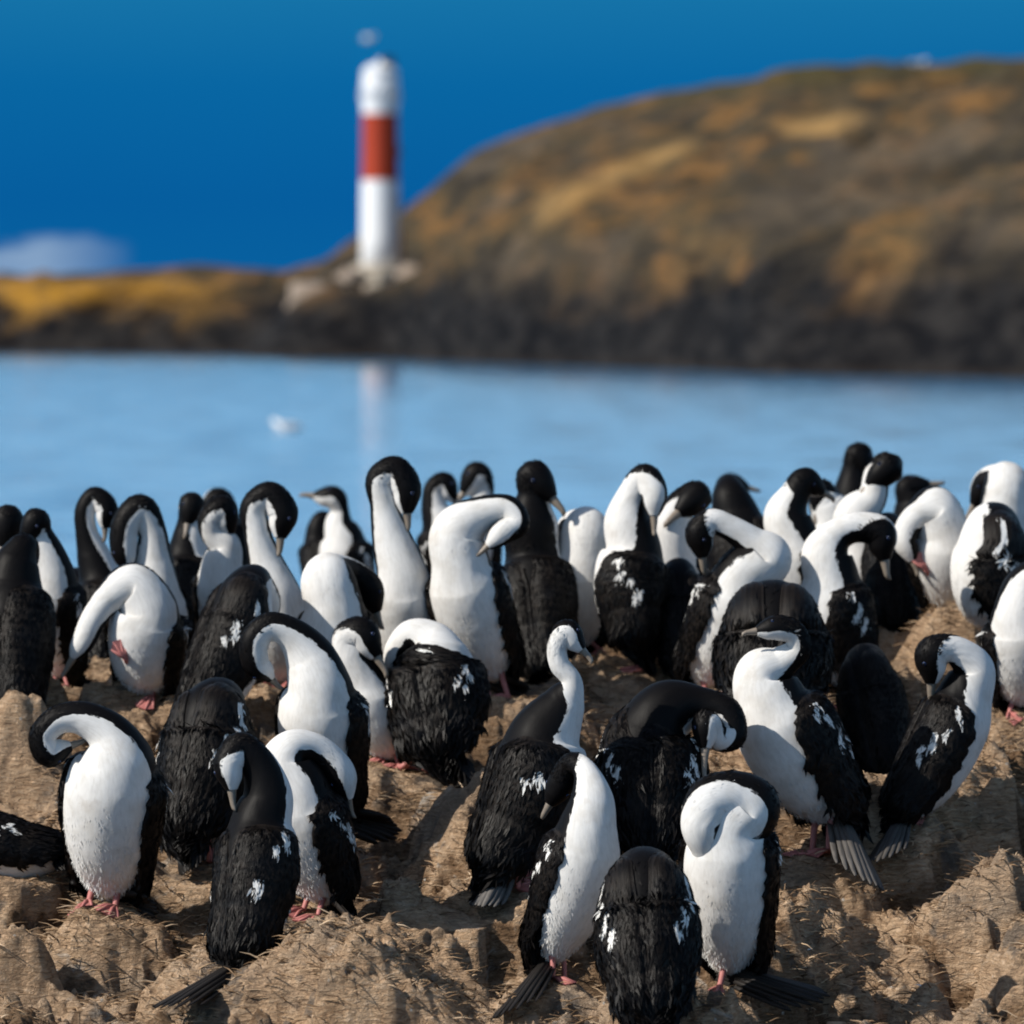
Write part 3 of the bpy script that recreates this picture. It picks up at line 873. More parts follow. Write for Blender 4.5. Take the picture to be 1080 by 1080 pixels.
def far_h(X, D):
    p = px_of(X, D)
    shore = np.interp(p, [-600, 0, 300, 500, 800, 1080, 1500], [318, 312, 296, 250, 205, 190, 184])
    shore = shore + 9 * fbm(X * 0.09, D * 0.02, 3, 3)
    crest = np.interp(p, [-400, 0, 260, 400, 600, 1080, 1600], [330, 330, 322, 322, 316, 306, 300])
    top = CAM_H + (HORIZON - np.interp(p, RX, RY)) * crest / FPX
    t = (D - shore) / (crest - shore)
    cliff = np.interp(p, [0, 260, 330, 400, 470, 600, 1080], [2.0, 2.3, 3.0, 3.35, 3.6, 4.6, 5.2])
    rise = np.minimum(cliff, top) * smooth(-0.01, 0.10, t)
    tt = np.clip((t - 0.06) / 0.94, 0, 1)
    slope = np.maximum(top - cliff, 0) * np.sin(tt * math.pi / 2) ** 0.95
    z = rise + slope
    z = np.where(t > 1.0, z - (t - 1.0) ** 2 * 60.0, z)
    rough = 1.7 * fbm(X * 0.14, D * 0.10, 4, 21) + 1.2 * fbm(X * 0.45, D * 0.3, 3, 44)
    z = z + rough * smooth(0.0, 0.12, t) * (1 - 0.85 * smooth(0.45, 0.9, t))
    z = z - 1.5 * (1 - smooth(-0.03, 0.02, t))
    lr = np.hypot(X - LX, (D - LY) * 0.6)
    z = np.where(lr < 9.0, z + (LZ - 0.45 - z) * (1 - smooth(3.0, 9.0, lr)), z)
    return np.maximum(z, -1.5)


def gold(X, D, Z):
    p = px_of(X, D)
    y = HORIZON - (Z - CAM_H) * FPX / D
    n = fbm(X * 0.3, D * 0.2, 3, 5) * 0.9
    def spot(cx, cy, a, b, ang=0.0):
        dx, dy = p - cx, y - cy
        c, s = math.cos(ang), math.sin(ang)
        e = ((dx * c + dy * s) / a) ** 2 + ((-dx * s + dy * c) / b) ** 2
        return np.clip(1.25 - e + n, 0, 1)
    m = np.maximum.reduce([spot(862, 132, 52, 14), 0.85 * spot(650, 185, 95, 12, -0.42), 0.7 * spot(590, 212, 34, 16, -0.3), 0.3 * spot(750, 262, 55, 18), 0.15 * spot(960, 260, 60, 26)])
    return m


far = grid_mesh('hill', np.arange(-110, 190, 0.9), np.arange(172, 372, 0.9), far_h, M['far'], {
    'gold': gold,
    'lichen': lambda X, D, Z: np.clip(1.2 - np.abs((px_of(X, D) - 95) / 150.0) ** 2, 0, 1) * smooth(1.9, 2.5, Z) * (1 - smooth(3.6, 4.4, Z)),
    'rockline': lambda X, D, Z: np.interp(px_of(X, D), [0, 230, 320, 480, 700, 1080], [2.3, 2.6, 3.3, 3.4, 3.5, 3.9]),
})
tag(far, 'brown turf island with a black rock shore across the water', 'hill', kind='structure')

# ------------------------------------------------------------------ lighthouse
SC = 285.0 / FPX


def lighthouse():
    root = empty('lighthouse', (LX, LY, LZ))
    tag(root, 'white lighthouse tower with a broad red band on the rocky point', 'lighthouse')
    b = MB()
    b.lathe([(1.75, -2.2), (1.75, 0.25), (1.65, 0.34)], 8)
    b.lathe([(1.35, 0.34), (1.35, 0.62), (1.28, 0.68)], 12)
    b.build('plinth', M['concrete'], root, False)
    t = MB()
    t.lathe([(0.98, 0.0), (0.95, 2.0), (0.92, 4.7), (0.88, 8.07), (0.88, 8.62), (0.92, 8.76), (0.94, 8.82)], 48)
    t.build('tower', M['tower'], root)
    d = MB()
    d.box((1.04, 0.35, 1.35), (0.1, 0.7, 1.7))
    d.box((1.03, 0.35, 2.25), (0.16, 0.9, 0.12))
    d.build('door', M['door'], root, False)
    for z in (3.7, 6.3):
        w = MB()
        w.box((1.0 - (z - 3.7) * 0.014, 0.25, z), (0.1, 0.34, 0.5))
        w.build('window', M['metal'], root, False)
    gal = MB()
    gal.lathe([(0.93, 9.22), (0.99, 9.26), (0.99, 9.36), (0.92, 9.40)], 32)
    gal.build('gallery', M['white_metal'], root)
    ra = MB()
    for k in range(12):
        a = k * math.pi / 6
        ra.tube([(0.96 * math.cos(a), 0.96 * math.sin(a), 9.36), (0.96 * math.cos(a), 0.96 * math.sin(a), 9.8)], [0.02, 0.02], 6)
    for z in (9.6, 9.8):
        ra.tube([(0.96 * math.cos(a), 0.96 * math.sin(a), z) for a in np.linspace(0, 2 * math.pi, 33)], [0.02] * 33, 6)
    ra.build('railing', M['white_metal'], root)
    la = MB()
    la.lathe([(0.91, 9.38), (0.91, 10.0), (0.90, 10.27)], 32)
    la.build('lantern_wall', M['white_metal'], root)
    gl = MB()
    gl.lathe([(0.87, 10.27), (0.87, 10.66)], 16)
    lg = gl.build('lantern_glass', M['white_metal'], root)
    do = MB()
    do.lathe([(0.92, 10.64), (0.82, 10.80), (0.66, 10.96), (0.36, 11.08), (0.12, 11.12), (0.10, 11.3), (0.04, 11.34)], 32)
    do.build('dome', M['white_metal'], root)
    so = MB()
    so.box((0.42, -0.3, 11.2), (0.62, 0.08, 0.5), rz=0.4)
    so.tube([(0.45, -0.25, 10.5), (0.45, -0.28, 11.1)], [0.04, 0.04], 6)
    so.build('solar_panel', M['metal'], root, False)
    for ch in root.children:
        if ch.name.split('.')[0] in ('gallery', 'railing', 'lantern_wall', 'lantern_glass', 'dome', 'solar_panel'):
            ch.location.z = -0.40


lighthouse()


def rock(name, loc, size, label, mat, seed):
    n, m = 18, 12
    vs, fs = [], []
    r = np.random.default_rng(seed)
    ph = r.uniform(0, 6, 8)
    for i in range(m + 1):
        th = math.pi * i / m
        for k in range(n):
            a = 2 * math.pi * k / n
            d = np.array((math.sin(th) * math.cos(a), math.sin(th) * math.sin(a), math.cos(th)))
            q = 1 + 0.16 * math.sin(3 * d[0] + ph[0]) * math.cos(2.5 * d[1] + ph[1]) + 0.12 * math.sin(5 * d[2] + 4 * d[0] + ph[2]) + 0.05 * math.sin(11 * d[1] + ph[3] + 7 * d[0])
            vs.append(d * q * np.asarray(size))
    for i in range(m):
        for k in range(n):
            fs.append((i * n + k, i * n + (k + 1) % n, (i + 1) * n + (k + 1) % n, (i + 1) * n + k))
    o = mesh_obj(name, vs, fs, mat, None, True)
    o.location = loc
    return tag(o, label, 'rock', 'pale boulders by the lighthouse' if mat is M['stone'] else None)


for (x, y, D, s, lab, sd) in (
        (329, 318, 283, (1.25, 1.1, 1.0), 'pale boulder standing alone on the dark shore beside the lighthouse', 1),
        (372, 293, 281, (0.8, 0.9, 0.45), 'low pale boulder against the outer side of the lighthouse plinth', 2),
        (434, 291, 281, (0.75, 0.9, 0.55), 'pale boulder between the lighthouse plinth and the hill', 3),
        (398, 316, 279, (1.0, 0.9, 0.6), 'brown boulder directly below the lighthouse plinth', 4)):
    rock('boulder', at(x, y, D), s, lab, M['stone'], sd)


# ------------------------------------------------------------------ gulls, far off
def gull(loc, yaw, s, label, spread):
    root = empty('gull', loc)
    root.rotation_euler.z = yaw
    tag(root, label, 'gull')
    b = MB()
    xs_ = np.array([-0.30, -0.22, -0.1, 0.05, 0.16, 0.22, 0.27, 0.31]) * s
    zs_ = np.array([0.05, 0.06, 0.07, 0.08, 0.12, 0.17, 0.19, 0.185]) * s
    b.tube(np.stack([xs_, 0 * xs_, zs_], 1), np.array([0.01, 0.045, 0.085, 0.09, 0.06, 0.048, 0.042, 0.012]) * s, 12)
    b.build('body', M['gull_white'], root)
    c = MB()
    c.tube([(0.30 * s, 0, 0.182 * s), (0.36 * s, 0, 0.17 * s)], [0.014 * s, 0.003 * s], 6)
    c.build('bill', M['bill'], root)
    for sg in (-1, 1):
        w = MB()
        if spread:
            pts = [(0.04, 0.05, 0.11), (0.06, 0.25, 0.22), (0.02, 0.45, 0.25), (-0.10, 0.68, 0.20)]
            rad = [0.09, 0.085, 0.06, 0.01]
        else:
            pts = [(0.12, 0.06, 0.12), (0.0, 0.08, 0.12), (-0.18, 0.06, 0.10), (-0.36, 0.02, 0.09)]
            rad = [0.02, 0.06, 0.045, 0.006]
        w.tube([(p[0] * s, sg * p[1] * s, p[2] * s) for p in pts], [r * s for r in rad], 10, squash=0.18 if spread else 0.9)
        w.build('wing', M['gull_white'] if spread else M['gull_grey'], root)
    return root


gull(at(389, 44, 283.0), 0.5, 1.3, 'white gull flying just above the lighthouse dome', True)
gw = at(302, 455, 106.0)
gull((gw[0], gw[1], -0.02), 2.6, 1.05, 'white gull floating alone on the open water', False)
hx = at(966, 70, 300.0)
gull((hx[0], hx[1], float(far_h(np.array(hx[0]), np.array(hx[1]))) - 0.05), 0.3, 2.2, 'white gull sitting on the crest of the brown hill', False)


# ------------------------------------------------------------------ cormorants
def catmull(P, n_per):
    P = np.asarray(P, float)
    d = np.linalg.norm(np.diff(P[:, :3], axis=0), axis=1)
    t = np.concatenate([[0], np.cumsum(np.maximum(d, 1e-6) ** 0.5)])
    out, par = [], []
    ext = np.vstack([2 * P[0] - P[1], P, 2 * P[-1] - P[-2]])
    te = np.concatenate([[t[0] - (t[1] - t[0])], t, [t[-1] + (t[-1] - t[-2])]])
    for i in range(1, len(P)):
        p0, p1, p2, p3 = ext[i - 1:i + 3]
        t0, t1, t2, t3 = te[i - 1:i + 3]
        for k in range(n_per + (1 if i == len(P) - 1 else 0)):
            u = k / n_per
            q = t1 + (t2 - t1) * u
            a1 = (t1 - q) / (t1 - t0) * p0 + (q - t0) / (t1 - t0) * p1
            a2 = (t2 - q) / (t2 - t1) * p1 + (q - t1) / (t2 - t1) * p2
            a3 = (t3 - q) / (t3 - t2) * p2 + (q - t2) / (t3 - t2) * p3
            b1 = (t2 - q) / (t2 - t0) * a1 + (q - t0) / (t2 - t0) * a2
            b2 = (t3 - q) / (t3 - t1) * a2 + (q - t1) / (t3 - t1) * a3
            out.append((t2 - q) / (t2 - t1) * b1 + (q - t1) / (t2 - t1) * b2)
            par.append(i - 1 + u)
    return np.array(out), np.array(par)


def unit(v):
    v = np.asarray(v, float)
    return v / (np.linalg.norm(v) + 1e-12)


NT_RING = 72
PROFILE = [(-0.30, 0.08), (-0.20, 0.36), (-0.02, 0.68), (0.22, 0.91), (0.50, 1.0), (0.80, 0.97), (1.0, 0.78)]


def cormorant(idx, s):
    """One bird. Pose is given by hip, shoulder and neck points; everything is built in metres about its feet."""
    D0 = s['D']
    u_px = D0 / FPX                       # metres per photo pixel at this bird
    X0 = at(s['foot'][0], s['foot'][1], D0)
    rootz = float(ground_h(np.array(X0[0]), np.array(D0)))
    root_loc = np.array((X0[0], D0, rootz))

    def W(p):                             # (x, y, d) in pixels -> metres relative to the root
        return at(p[0], p[1], D0 + p[2] * u_px) - root_loc

    yaw = math.radians(s['yaw'])
    hd = np.array((math.sin(yaw), -math.cos(yaw), 0.0))     # heading in the world (y away)
    phi = math.radians(s.get('pitch', 66.0))
    hip, sh, R = np.array(s['hip'], float), np.array(s['sh'], float), float(s['R'])
    Lh = abs(hip[1] - sh[1]) / math.tan(phi)
    d_of = lambda t: -(t - 0.35) * Lh * math.cos(yaw)
    ctrl, rad, ven = [], [], []
    prof = s.get('prof', PROFILE)
    bend = s.get('bend', 0.10) * R
    for t, r in prof:
        p = hip + (sh - hip) * t
        q = W((p[0], p[1], d_of(t))) + hd * bend * u_px * math.sin(math.pi * np.clip(t, 0, 1))
        ctrl.append(q)
        rad.append(r * R * u_px)
        ven.append(None)
    ven[0] = np.array(s['v0'], float) if 'v0' in s else hd
    dsh = d_of(1.0)
    for p in s['neck']:
        ctrl.append(W((p[0], p[1], dsh + p[2])))
        rad.append(p[3] * u_px * (0.92 if p is s['neck'][0] or s.get('fat') else 0.84 if p is not s['neck'][-1] else 0.95))
        if len(p) > 4:
            v = p[4]
            ven.append(np.array((v[0], v[2], -v[1])))
        else:
            ven.append(None)
    H = ctrl[-1]
    rh = rad[-1]
    bl = s['bill']
    Bt = W((bl[0], bl[1], dsh + bl[2]))
    hu = unit(Bt - H)
    ctrl += [H + hu * rh * 0.95, H + hu * rh * 1.75]
    rad += [rh * 0.80, rh * 0.36]
    ven += [None, None]
    n_body = len(prof)
    P4 = np.column_stack([np.array(ctrl), np.array(rad)])
    S, par = catmull(P4, 14)
    pos, r = S[:, :3], np.maximum(S[:, 3], 0.05 * R * u_px)
    N = len(pos)
    T = np.gradient(pos, axis=0)
    T /= np.linalg.norm(T, axis=1)[:, None] + 1e-12
    V = np.zeros_like(pos)
    v = ven[0]
    for i in range(N):
        v = unit(v - np.dot(v, T[i]) * T[i])
        V[i] = v
    # twist towards the ventral directions that the pose fixes
    ang_k, ang_v = [0.0, n_body - 2.0], [0.0, 0.0]
    for k in range(1, len(ven)):
        if ven[k] is None:
            continue
        i = int(np.argmin(np.abs(par - k)))
        w = unit(ven[k] - np.dot(ven[k], T[i]) * T[i])
        a = math.atan2(np.dot(np.cross(V[i], w), T[i]), np.dot(V[i], w))
        while a - ang_v[-1] > math.pi:
            a -= 2 * math.pi
        while a - ang_v[-1] < -math.pi:
            a += 2 * math.pi
        ang_k.append(float(k))
        ang_v.append(a)
    ang = np.interp(par, ang_k, ang_v)
    C = np.cross(T, V)
    V = V * np.cos(ang)[:, None] + C * np.sin(ang)[:, None]
    Sd = np.cross(T, V)

    root = empty('cormorant', root_loc)
    tag(root, s['label'], 'cormorant', 'cormorants crowded on the nesting rock')

    # --- body: one continuous surface from vent to bill base
    th = np.linspace(0, 2 * math.pi, NT_RING, endpoint=False)
    jit = np.random.default_rng(100 + idx)
    ph = jit.uniform(0, 6.28, 6)
    n = NT_RING
    slen = np.concatenate([[0], np.cumsum(np.linalg.norm(np.diff(pos, axis=0), axis=1))])
    # plumage relief: soft swells and overlapping feather tips running along the body
    SS, TT = np.meshgrid(slen / (R * u_px), th, indexing='ij')
    cx, cy = np.cos(TT), np.sin(TT)
    swell = 0.018 * fbm(SS * 2.2 + 3 * cx + idx * 7.3, cy * 3.0 + SS * 0.7 + idx, 2, 11)
    tips = 0.006 * fbm(SS * 7.0 + 40 * cx + idx * 3.1, 40 * cy + 17 * cx, 2, 13) + 0.004 * fbm(SS * 18 + 70 * cx, 70 * cy + idx, 1, 14)
    lump = 1 + swell + tips * np.clip(par[:, None] / 2.0, 0.3, 1.0)
    ring = pos[:, None] + (r[:, None] * lump)[..., None] * (np.cos(th)[None, :, None] * V[:, None] + np.sin(th)[None, :, None] * Sd[:, None])
    ring[0] = pos[0] + (ring[0] - pos[0]) * 0.05
    ring[-1] = pos[-1] + (ring[-1] - pos[-1]) * 0.05
    verts = ring.reshape(-1, 3)
    ii, kk_ = np.meshgrid(np.arange(N - 1), np.arange(n), indexing='ij')
    k2 = (kk_ + 1) % n
    quads = np.stack([ii * n + kk_, ii * n + k2, (ii + 1) * n + k2, (ii + 1) * n + kk_], -1).reshape(-1, 4)
    uvs = np.stack([np.stack([slen[ii], kk_ / n * 0.2], -1), np.stack([slen[ii], (kk_ + 1) / n * 0.2], -1),
                    np.stack([slen[ii + 1], (kk_ + 1) / n * 0.2], -1), np.stack([slen[ii + 1], kk_ / n * 0.2], -1)], 2).reshape(-1, 2)
    th_abs = np.degrees(np.minimum(th, 2 * math.pi - th))
    nk = len(s['neck'])
    kk = [0, 1, n_body - 3, n_body - 1, n_body - 1 + max(1, nk // 2), n_body - 1 + nk, n_body + nk + 1]
    tv = s.get('th', (55, 92, 96, 88, 72, 58, 48))
    lim = np.interp(par, kk, tv)
    white = (lim[:, None] - th_abs[None]) / 45.0
    dirt = np.repeat(np.clip(1.0 - par / 2.4, 0, 1), n)
    # loose feather tips standing a little off the coat, pointing back along it
    nk_ = len(s['neck'])
    nf = 6400
    fi_ = jit.integers(6, N - 8, nf)
    fk_ = jit.integers(0, n, nf)
    c0 = ring[fi_, fk_]
    out = c0 - pos[fi_]
    rad_f = np.linalg.norm(out, axis=1)
    out /= rad_f[:, None] + 1e-9
    back = -T[fi_]
    sidf = np.cross(out, back)
    back = back * np.cos(jit.normal(0, 0.35, nf))[:, None] + sidf * np.sin(jit.normal(0, 0.35, nf))[:, None]
    sidf = np.cross(out, back)
    Lf_ = jit.uniform(0.08, 0.19, nf) * R * u_px * np.clip(rad_f / (0.6 * R * u_px), 0.58, 1.0)
    dark_f = (white.reshape(N, n)[fi_, fk_] < 0) & (par[fi_] < n_body + nk_ - 0.5)
    Lf_ = Lf_ * np.where(dark_f, 1.55, 1.0)
    Wf_ = Lf_ * np.where(dark_f, jit.uniform(0.07, 0.13, nf), jit.uniform(0.035, 0.075, nf))
    up_f = jit.uniform(0.0, 0.045, nf) * Lf_
    b_ = c0 - out * (0.10 * Lf_)[:, None]
    m_ = c0 + back * (0.55 * Lf_)[:, None] + out * (0.55 * up_f + 0.006 * Lf_)[:, None]
    e_ = c0 + back * Lf_[:, None] + out * up_f[:, None]
    fv = np.stack([b_, m_ - sidf * Wf_[:, None], e_, m_ + sidf * Wf_[:, None]], 1).reshape(-1, 3)
    fq = np.arange(nf * 4).reshape(nf, 4) + len(verts)
    fw = np.repeat(white.reshape(N, n)[fi_, fk_], 4)
    fd = np.repeat(dirt.reshape(N, n)[fi_, fk_], 4)
    fuv = np.stack([np.repeat(slen[fi_], 4), np.repeat(fk_ / n * 0.2, 4)], 1)
    btone = np.concatenate([np.full(len(verts), 0.12), np.repeat(jit.beta(1.2, 3.0, nf), 4)])
    fast_mesh('body', np.concatenate([verts, fv]), np.concatenate([quads, fq]), M['plumage'], root, np.concatenate([uvs, fuv]),
              {'white': np.concatenate([white.ravel(), fw]), 'dirt': np.concatenate([dirt, fd]), 'tone': btone})

    # --- wings: closed shells lying on the back and flanks
    iw0 = int(np.argmin(np.abs(par - (n_body - s.get('w0', 1.15)))))
    body_pos, body_T = pos[:iw0 + 1][::-1], T[:iw0 + 1][::-1]
    body_V, body_S, body_r = V[:iw0 + 1][::-1], Sd[:iw0 + 1][::-1], r[:iw0 + 1][::-1]
    ext = 8
    # run on past the rump along the tail line
    tp = s.get('tail')
    axis = unit(pos[0] - pos[14])
    if tp is not None:
        tail_tip = W(tp)
    else:
        tail_tip = pos[0] + unit(axis + np.array((0, 0, -0.3)) - 0.25 * hd) * 1.15 * R * u_px
        gz = float(ground_h(np.array(tail_tip[0] + root_loc[0]), np.array(tail_tip[1] + root_loc[1]))) - rootz
        tail_tip[2] = max(tail_tip[2], gz + 0.012)
    tdir = unit(tail_tip - pos[0])
    wl = s.get('wing_len', 0.55) * R * u_px
    ex_pos = np.array([body_pos[-1] + unit(axis * (1 - q) + tdir * q) * wl * q for q in np.linspace(0, 1, ext + 1)[1:]])
    cp = np.concatenate([body_pos, ex_pos])
    cV = np.concatenate([body_V, np.repeat(body_V[-1:], ext, 0)])
    cS = np.concatenate([body_S, np.repeat(body_S[-1:], ext, 0)])
    tailr = 0.34 * R * u_px
    qb = np.linspace(0, 1, len(body_r))
    cr_ = np.concatenate([np.maximum(body_r, R * u_px * np.interp(qb, [0, 0.3, 0.75, 1.0], [0.6, 0.96, 0.80, 0.52])), np.linspace(0.50, 0.24, ext) * R * u_px])
    nu, nv = 132, 44
    us = np.linspace(0, 1, nu)
    src = np.linspace(0, 1, len(cp))
    I = lambda arr: np.stack([np.interp(us, src, arr[:, c]) for c in range(arr.shape[1])], 1)
    wp, wV, wS, wr = I(cp), I(cV), I(cS), np.interp(us, src, cr_)
    jw = np.random.default_rng(900 + idx)
    front = s.get('wf', (106, 76, 67, 66, 76, 106, 150))
    f1 = np.interp(us, [0, 0.07, 0.25, 0.5, 0.75, 0.92, 1.0], front)
    f2 = np.interp(us, [0, 0.08, 0.25, 0.8, 1.0], [140, 168, 179, 180, 172])
    hthick = 0.14 * R * u_px
    for sg in s.get('wings', (1, -1)):
        open_ = s.get('open', {}).get(sg, 0.0) * R * u_px
        jag_w = np.interp(us, np.linspace(0, 1, 40), jw.uniform(-5, 5, 40))
        fray = np.interp(np.linspace(0, 1, nv), np.linspace(0, 1, 12), jw.uniform(-0.12, 0.20, 12)) * R * u_px
        q = np.linspace(0, 1, nv)[None, :]
        U = us[:, None]
        A = np.radians(f1[:, None] + jag_w[:, None] + (f2 - f1 - jag_w)[:, None] * q)
        env = np.sin(np.pi * np.minimum(U * 2.2 + 0.04, 0.5)) ** 0.6
        edge = np.clip(1 - np.abs(2 * q - 0.9) ** 3, 0, 1)
        # overlapping feathers: short scalloped coverts, then long flight feathers
        g1 = U * 23 + 0.25 * fbm(U * 9 + idx, q * 6 + sg, 2, 3)
        colx = q * 11.0 + 0.5 * (np.floor(g1) % 2) + 0.22 * fbm(U * 8, q * 9 + idx, 1, 8)
        arc = (colx - np.floor(colx) - 0.5) * 2
        g2 = g1 + 0.42 * arc ** 2
        saw = g2 - np.floor(g2)
        cell = _hash(np.floor(g2) + 0 * q, np.floor(colx) + 0 * U, idx * 2 + (1 if sg > 0 else 0))
        long_x = q * 12.0 + 1.5 * U + 0.12 * fbm(U * 5, q * 7 + idx, 2, 21)
        lsaw = long_x - np.floor(long_x)
        lcell = _hash(np.floor(long_x) + 0 * U, 0 * U + 0 * q, idx + 5)
        low = smooth(0.40, 0.58, U + 0.06 * fbm(q * 7 + idx, U * 2, 2, 6))
        relief = (1 - low) * (0.016 * saw * (0.5 + cell)) + low * (0.026 * lsaw * (0.4 + lcell))
        su = smooth(0.0, 0.10, U)
        h0 = wr[:, None] * (0.985 + 0.027 * su) + hthick * (0.22 + 0.78 * edge ** 0.5) * env * (1 - 0.5 * U) * su
        h0 = h0 + su * R * u_px * (relief * (0.4 + 0.6 * edge) + 0.030 * np.sin(5 * U + ph[3] + sg) * edge + 0.016 * np.sin(11 * U + 6 * q + ph[4]))
        h1 = wr[:, None] * (0.93 - 0.25 * np.clip(U - 0.8, 0, 1)) + 0 * q
        sheets = []
        lift = open_ * (1 - q) * np.sin(np.pi * U) ** 1.2
        tail_run = fray[None, :] * np.clip(U - 0.82, 0, 1) / 0.18
        for h in (h0, h1):
            sheets.append(wp[:, None] + (np.cos(A)[..., None] * wV[:, None] + (np.sin(A) * sg)[..., None] * wS[:, None]) * h[..., None]
                          + lift[..., None] * sg * wS[:, None] + tail_run[..., None] * tdir)
        vs_ = np.concatenate([x.reshape(-1, 3) for x in sheets])
        nn = nu * nv
        ii, jj = [x.ravel() for x in np.meshgrid(np.arange(nu - 1), np.arange(nv - 1), indexing='ij')]
        o_ = lambda L_, i, j: L_ * nn + i * nv + j
        Q = [np.stack([o_(0, ii, jj), o_(0, ii, jj + 1), o_(0, ii + 1, jj + 1), o_(0, ii + 1, jj)], 1),
             np.stack([o_(1, ii, jj), o_(1, ii + 1, jj), o_(1, ii + 1, jj + 1), o_(1, ii, jj + 1)], 1)]
        e = np.arange(nu - 1)
        Q.append(np.stack([o_(0, e, 0), o_(0, e + 1, 0), o_(1, e + 1, 0), o_(1, e, 0)], 1))
        Q.append(np.stack([o_(0, e, nv - 1), o_(1, e, nv - 1), o_(1, e + 1, nv - 1), o_(0, e + 1, nv - 1)], 1))
        e = np.arange(nv - 1)
        Q.append(np.stack([o_(0, 0, e), o_(1, 0, e), o_(1, 0, e + 1), o_(0, 0, e + 1)], 1))
        Q.append(np.stack([o_(0, nu - 1, e), o_(0, nu - 1, e + 1), o_(1, nu - 1, e + 1), o_(1, nu - 1, e)], 1))
        Q = np.concatenate(Q)
        if sg > 0:
            Q = Q[:, ::-1]
        uvv = np.stack([np.tile(np.repeat(us, nv), 2), np.tile(np.tile(q.ravel(), nu), 2)], 1)
        tone = ((1 - low) * (0.15 + 0.55 * saw ** 3 + 0.45 * cell) + low * (0.15 + 0.6 * np.abs(lsaw - 0.2) ** 2 + 0.5 * lcell))
        uc = (np.floor(g2) + 0.5) / 23
        qc = (np.floor(colx) + 0.5) / 11
        barm = (np.abs(qc - (0.16 + 1.1 * uc)) < 0.046) & (uc > 0.09) & (uc < 0.42) & (_hash(np.floor(g2) + 0 * q, np.floor(colx) + 3, 77 + idx) < 0.78 * s.get('bar', 1.0))
        barm = barm * (1.0 - low) * np.clip(1.4 - np.abs(arc) * 0.9, 0, 1)
        # feather tips standing off the wing
        nf = 2300
        fi_ = jw.integers(3, nu - 6, nf)
        fj_ = jw.integers(0, nv - 1, nf)
        P0 = sheets[0]
        c0 = P0[fi_, fj_]
        along = P0[np.minimum(fi_ + 3, nu - 1), fj_] - c0
        along /= np.linalg.norm(along, axis=1)[:, None] + 1e-9
        acr = P0[fi_, np.minimum(fj_ + 1, nv - 1)] - c0
        acr -= np.sum(acr * along, 1)[:, None] * along
        acr /= np.linalg.norm(acr, axis=1)[:, None] + 1e-9
        out = c0 - wp[fi_]
        out -= np.sum(out * along, 1)[:, None] * along
        out /= np.linalg.norm(out, axis=1)[:, None] + 1e-9
        skew = jw.normal(0, 0.16, nf)
        al2 = along * np.cos(skew)[:, None] + acr * np.sin(skew)[:, None]
        Lf_ = R * u_px * jw.uniform(0.14, 0.30, nf) * (1 + 1.2 * us[fi_] ** 2)
        Wf_ = Lf_ * jw.uniform(0.06, 0.13, nf)
        up_f = Lf_ * jw.uniform(0.0, 0.035, nf)
        b_ = c0 - out * (0.06 * Lf_)[:, None]
        m_ = c0 + al2 * (0.5 * Lf_)[:, None] + out * (0.5 * up_f + 0.02 * Lf_)[:, None]
        e_ = c0 + al2 * Lf_[:, None] + out * up_f[:, None]
        fv = np.stack([b_, m_ - acr * Wf_[:, None], e_, m_ + acr * Wf_[:, None]], 1).reshape(-1, 3)
        fq = np.arange(nf * 4).reshape(nf, 4) + 2 * nn
        fuv = np.stack([np.repeat(us[fi_], 4), np.repeat(q[0][fj_], 4) + np.tile([0, .004, 0, -.004], nf)], 1)
        ftone = np.repeat(0.6 * jw.beta(1.2, 3.0, nf), 4)
        fbar = np.repeat((barm[fi_, fj_] > 0.5).astype(float), 4)
        fast_mesh('wing', np.concatenate([vs_, fv]), np.concatenate([Q, fq]), M['wing'], root, np.concatenate([uvv[Q.ravel()], fuv]),
                  {'bar': np.concatenate([barm.ravel(), np.zeros(nn), fbar]), 'tone': np.concatenate([np.tile(tone.ravel(), 2), ftone])})

    # --- tail: a stiff fan of feathers
    tm_v, tm_f, tm_uv = [], [], []
    base = pos[0] - tdir * 0.15 * R * u_px
    nrm = unit(-V[0] - np.dot(-V[0], tdir) * tdir)
    sidev = unit(np.cross(tdir, nrm))
    if s.get('roll'):
        # turn the fan about its own axis so that its flat side faces along the given direction
        want = np.array(s['roll'], float)
        nrm = unit(want - np.dot(want, tdir) * tdir)
        sidev = unit(np.cross(tdir, nrm))
    Ltail = np.linalg.norm(tail_tip - base)
    NF = 9
    for k in range(NF):
        q = (k - (NF - 1) / 2) / ((NF - 1) / 2)
        dirf = unit(tdir + sidev * 0.13 * q)
        Lf = Ltail * (1 - 0.22 * q * q) * jit.uniform(0.94, 1.03)
        b0 = base + sidev * q * 0.20 * R * u_px + nrm * (0.20 * R * u_px * (1 - q * q) + 0.01 * R * u_px * (k % 2))
        bb = len(tm_v)
        for t, wd in ((0, 0.10), (0.35, 0.12), (0.75, 0.115), (0.93, 0.08), (1.0, 0.02)):
            c = b0 + dirf * Lf * t
            hw = wd * R * u_px
            tk = 0.05 * R * u_px * (1 - 0.5 * t)
            tm_v += [c - sidev * hw, c + nrm * tk, c + sidev * hw, c - nrm * tk]
        for i in range(4):
            for e in range(4):
                tm_f.append((bb + i * 4 + e, bb + i * 4 + (e + 1) % 4, bb + i * 4 + 4 + (e + 1) % 4, bb + i * 4 + 4 + e))
                tm_uv += [(i * .25, k * .1 + e * .02), (i * .25, k * .1 + e * .02 + .02), (i * .25 + .25, k * .1 + e * .02 + .02), (i * .25 + .25, k * .1 + e * .02)]
        tm_f.append((bb, bb + 3, bb + 2, bb + 1))
        tm_uv += [(0, 0)] * 4
